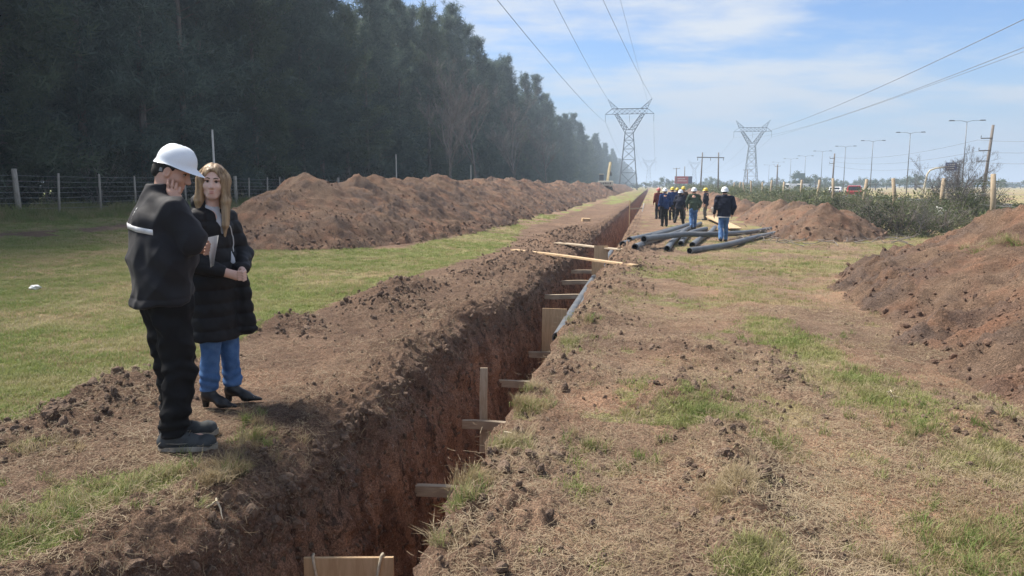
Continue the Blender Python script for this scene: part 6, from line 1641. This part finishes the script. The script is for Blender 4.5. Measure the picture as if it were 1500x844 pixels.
for i, (px, py, sc, lab) in enumerate(SHL):
    c = on_ground(px, py); v = BV[i % 4]; o = empty('shrub', c, bs_.random() * 6.28, label=lab, category='shrub', group='scrub on the right'); q = sc * bs_.uniform(.85, 1.05) * (.9 if py > 330 else 1.0); o.scale = (q, q, q * .82); link('twigs', v[0], None, o); link('leaves', v[1], None, o)
for i, (px, d, sc, lab) in enumerate(((1392, 36, .42, 'tall leafless thicket beside the blue road sign'), (1415, 38, .40, 'tangled leafless thicket left of the leaning pole'), (1372, 44, .36, 'smaller leafless thicket behind the green shrubs'), (1345, 27, .17, 'dead branching bush in front of the green shrubs'))):
    x, y = at_px(px, d); o = link('bare_thicket', BT[i % 3], None, label=lab, category='bush', group='leafless thickets'); o.location = (x, y, Gxy(x, y) - .1); o.rotation_euler = (.15 * (-1) ** i, .1, i * 2.0); o.scale = (sc * 1.2, sc * 1.2, sc)
    if i < 3: v = BV[i]; o2 = empty('shrub', (x + .4, y - .3, Gxy(x, y)), 0, label='leafy shrub growing round the foot of the ' + ('tall thicket by the blue sign', 'tangled thicket by the leaning pole', 'smaller far thicket')[i], category='shrub', group='scrub on the right'); o2.scale = (1.3, 1.3, 1.5); link('twigs', v[0], None, o2); link('leaves', v[1], None, o2)
# far scrub: one mass
B_, D_, L_, W_, T_ = [], [], [], [], []
r = np.random.default_rng(77)
for k in range(420):
    s = math.exp(r.uniform(math.log(34), math.log(420))); w = r.uniform(8.5, 15) + r.random() ** 2 * (6 + s * .12); x, y = to_xy(s, w)
    if 22 < w < 36 and s < 130: continue
    n = int(150 if s < 90 else 80); hh = r.uniform(.7, 1.5) * (1 + s / 400); rr = r.uniform(.9, 1.6) * (1 + s / 130)
    b, d, l, w_, t_ = leaf_cloud(1000 + k, n, rr, rr, hh, .12 + s * .0022); B_.append(b + np.array([x, y, Gxy(x, y)])); D_.append(d); L_.append(l); W_.append(w_); T_.append(t_)
link('far_scrub', blades_mesh('far_scrub', np.concatenate(B_), np.concatenate(D_), np.concatenate(L_), np.concatenate(W_), np.concatenate(T_), 5), M_BUSH, kind='stuff', label='low mass of grey green scrub receding along the right', category='scrub')
# far trees on the horizon
def round_tree(seed, n=900):
    mb = MB(); mb.tube([(0, 0, -.2), (.1, 0, 2.5), (0, .1, 4.5)], [.22, .16, .06], 6, False); r = random.Random(seed)
    for k in range(5): a = r.random() * 6.28; mb.tube([(0, 0, 2.2), (math.cos(a) * 1.6, math.sin(a) * 1.6, 4.6)], [.09, .03], 4, False)
    b, d, l, w_, t_ = leaf_cloud(seed, n, 3.0, 3.0, 4.0, .5, .3); b[:, 2] += 1.8
    tm = mb.mesh('trunk', True); tm.materials.append(M_BARK); cm = blades_mesh('crown', b, d, l, w_, t_, seed); cm.materials.append(M_CASU2); return tm, cm
RT = [round_tree(400 + i) for i in range(3)]
for i in range(64):
    px = 925 + 640 * (i + bs_.random()) / 64; d = bs_.uniform(330, 640) if px < 1150 else bs_.uniform(260, 520); x, y = at_px(px, d); v = RT[i % 3]
    o = empty('horizon_tree', (x, y, Gxy(x, y)), bs_.random() * 6.28, label='small hazy round tree in the low belt on the right horizon', category='tree', group='trees on the horizon'); q = bs_.uniform(.55, 1.2); o.scale = (q * 1.4, q * 1.4, q); link('trunk', v[0], None, o); link('crown', v[1], None, o)
B_, D_, L_, W_, T_ = [], [], [], [], []
for k in range(260):
    x = r.uniform(60, 800); y = r.uniform(480, 760); n = 60; b, d, l, w_, t_ = leaf_cloud(3000 + k, n, 9, 6, r.uniform(2.2, 5.0), 1.5); B_.append(b + np.array([x, y, 0])); D_.append(d); L_.append(l); W_.append(w_); T_.append(t_)
link('horizon_hedge', blades_mesh('horizon_hedge', np.concatenate(B_), np.concatenate(D_), np.concatenate(L_), np.concatenate(W_), np.concatenate(T_), 6), M_BUSHD, kind='stuff', label='hazy belt of low vegetation along the horizon', category='hedge')
# white litter by the scrub
for i, (px, py, lab) in enumerate(((1372, 330, 'white plastic sack caught in the scrub beside the sunlit heap'), (1428, 322, 'white rubbish showing over the crest of the sunlit heap'))):
    A = on_ground(px, py); o = link('white_sack', bpy.data.meshes['crumpled_bag'], None, label=lab, category='litter'); o.location = A + Vector((0, 0, .5 if i == 0 else 1.1)); o.scale = (3.2, 3.0, 5.5 if i == 0 else 4.0); o.rotation_euler = (.5, .3, i)
# brushwood strewn between heap and scrub
B_ = []; mb = MB(); rr_ = random.Random(31)
for k in range(170):
    px, py = rr_.uniform(1090, 1340), rr_.gauss(348, 7); c = on_ground(px, py); a = rr_.random() * 6.28; L = rr_.uniform(.2, .9)
    mb.tube([c + Vector((0, 0, .04)), c + Vector((L * .5 * math.cos(a), L * .5 * math.sin(a), rr_.uniform(.04, .2))), c + Vector((L * math.cos(a + .3), L * math.sin(a + .3), rr_.uniform(.03, .25)))], [.016, .011, .004], 4, False)
mb.build('brushwood', M_TWIG, None, True, kind='stuff', label='dead twigs strewn on the ground in front of the scrub', category='brushwood')
# ------------------------------------------------------------------ haze
hz = MB().box((0, 1500, 18.0), (13000, 14000, 44)).build('haze', None, kind='stuff', label='thin pale daylight haze over the whole site', category='haze')
hm = bpy.data.materials.new('haze'); hm.use_nodes = True; hn = hm.node_tree.nodes; hn.clear(); ho = hn.new('ShaderNodeOutputMaterial'); hv = hn.new('ShaderNodeVolumePrincipled')
hv.inputs['Color'].default_value = (0.70, 0.84, 1.0, 1); hv.inputs['Density'].default_value = 0.0008; hv.inputs['Anisotropy'].default_value = 0.2
hm.node_tree.links.new(hv.outputs[0], ho.inputs['Volume']); hz.data.materials.append(hm)
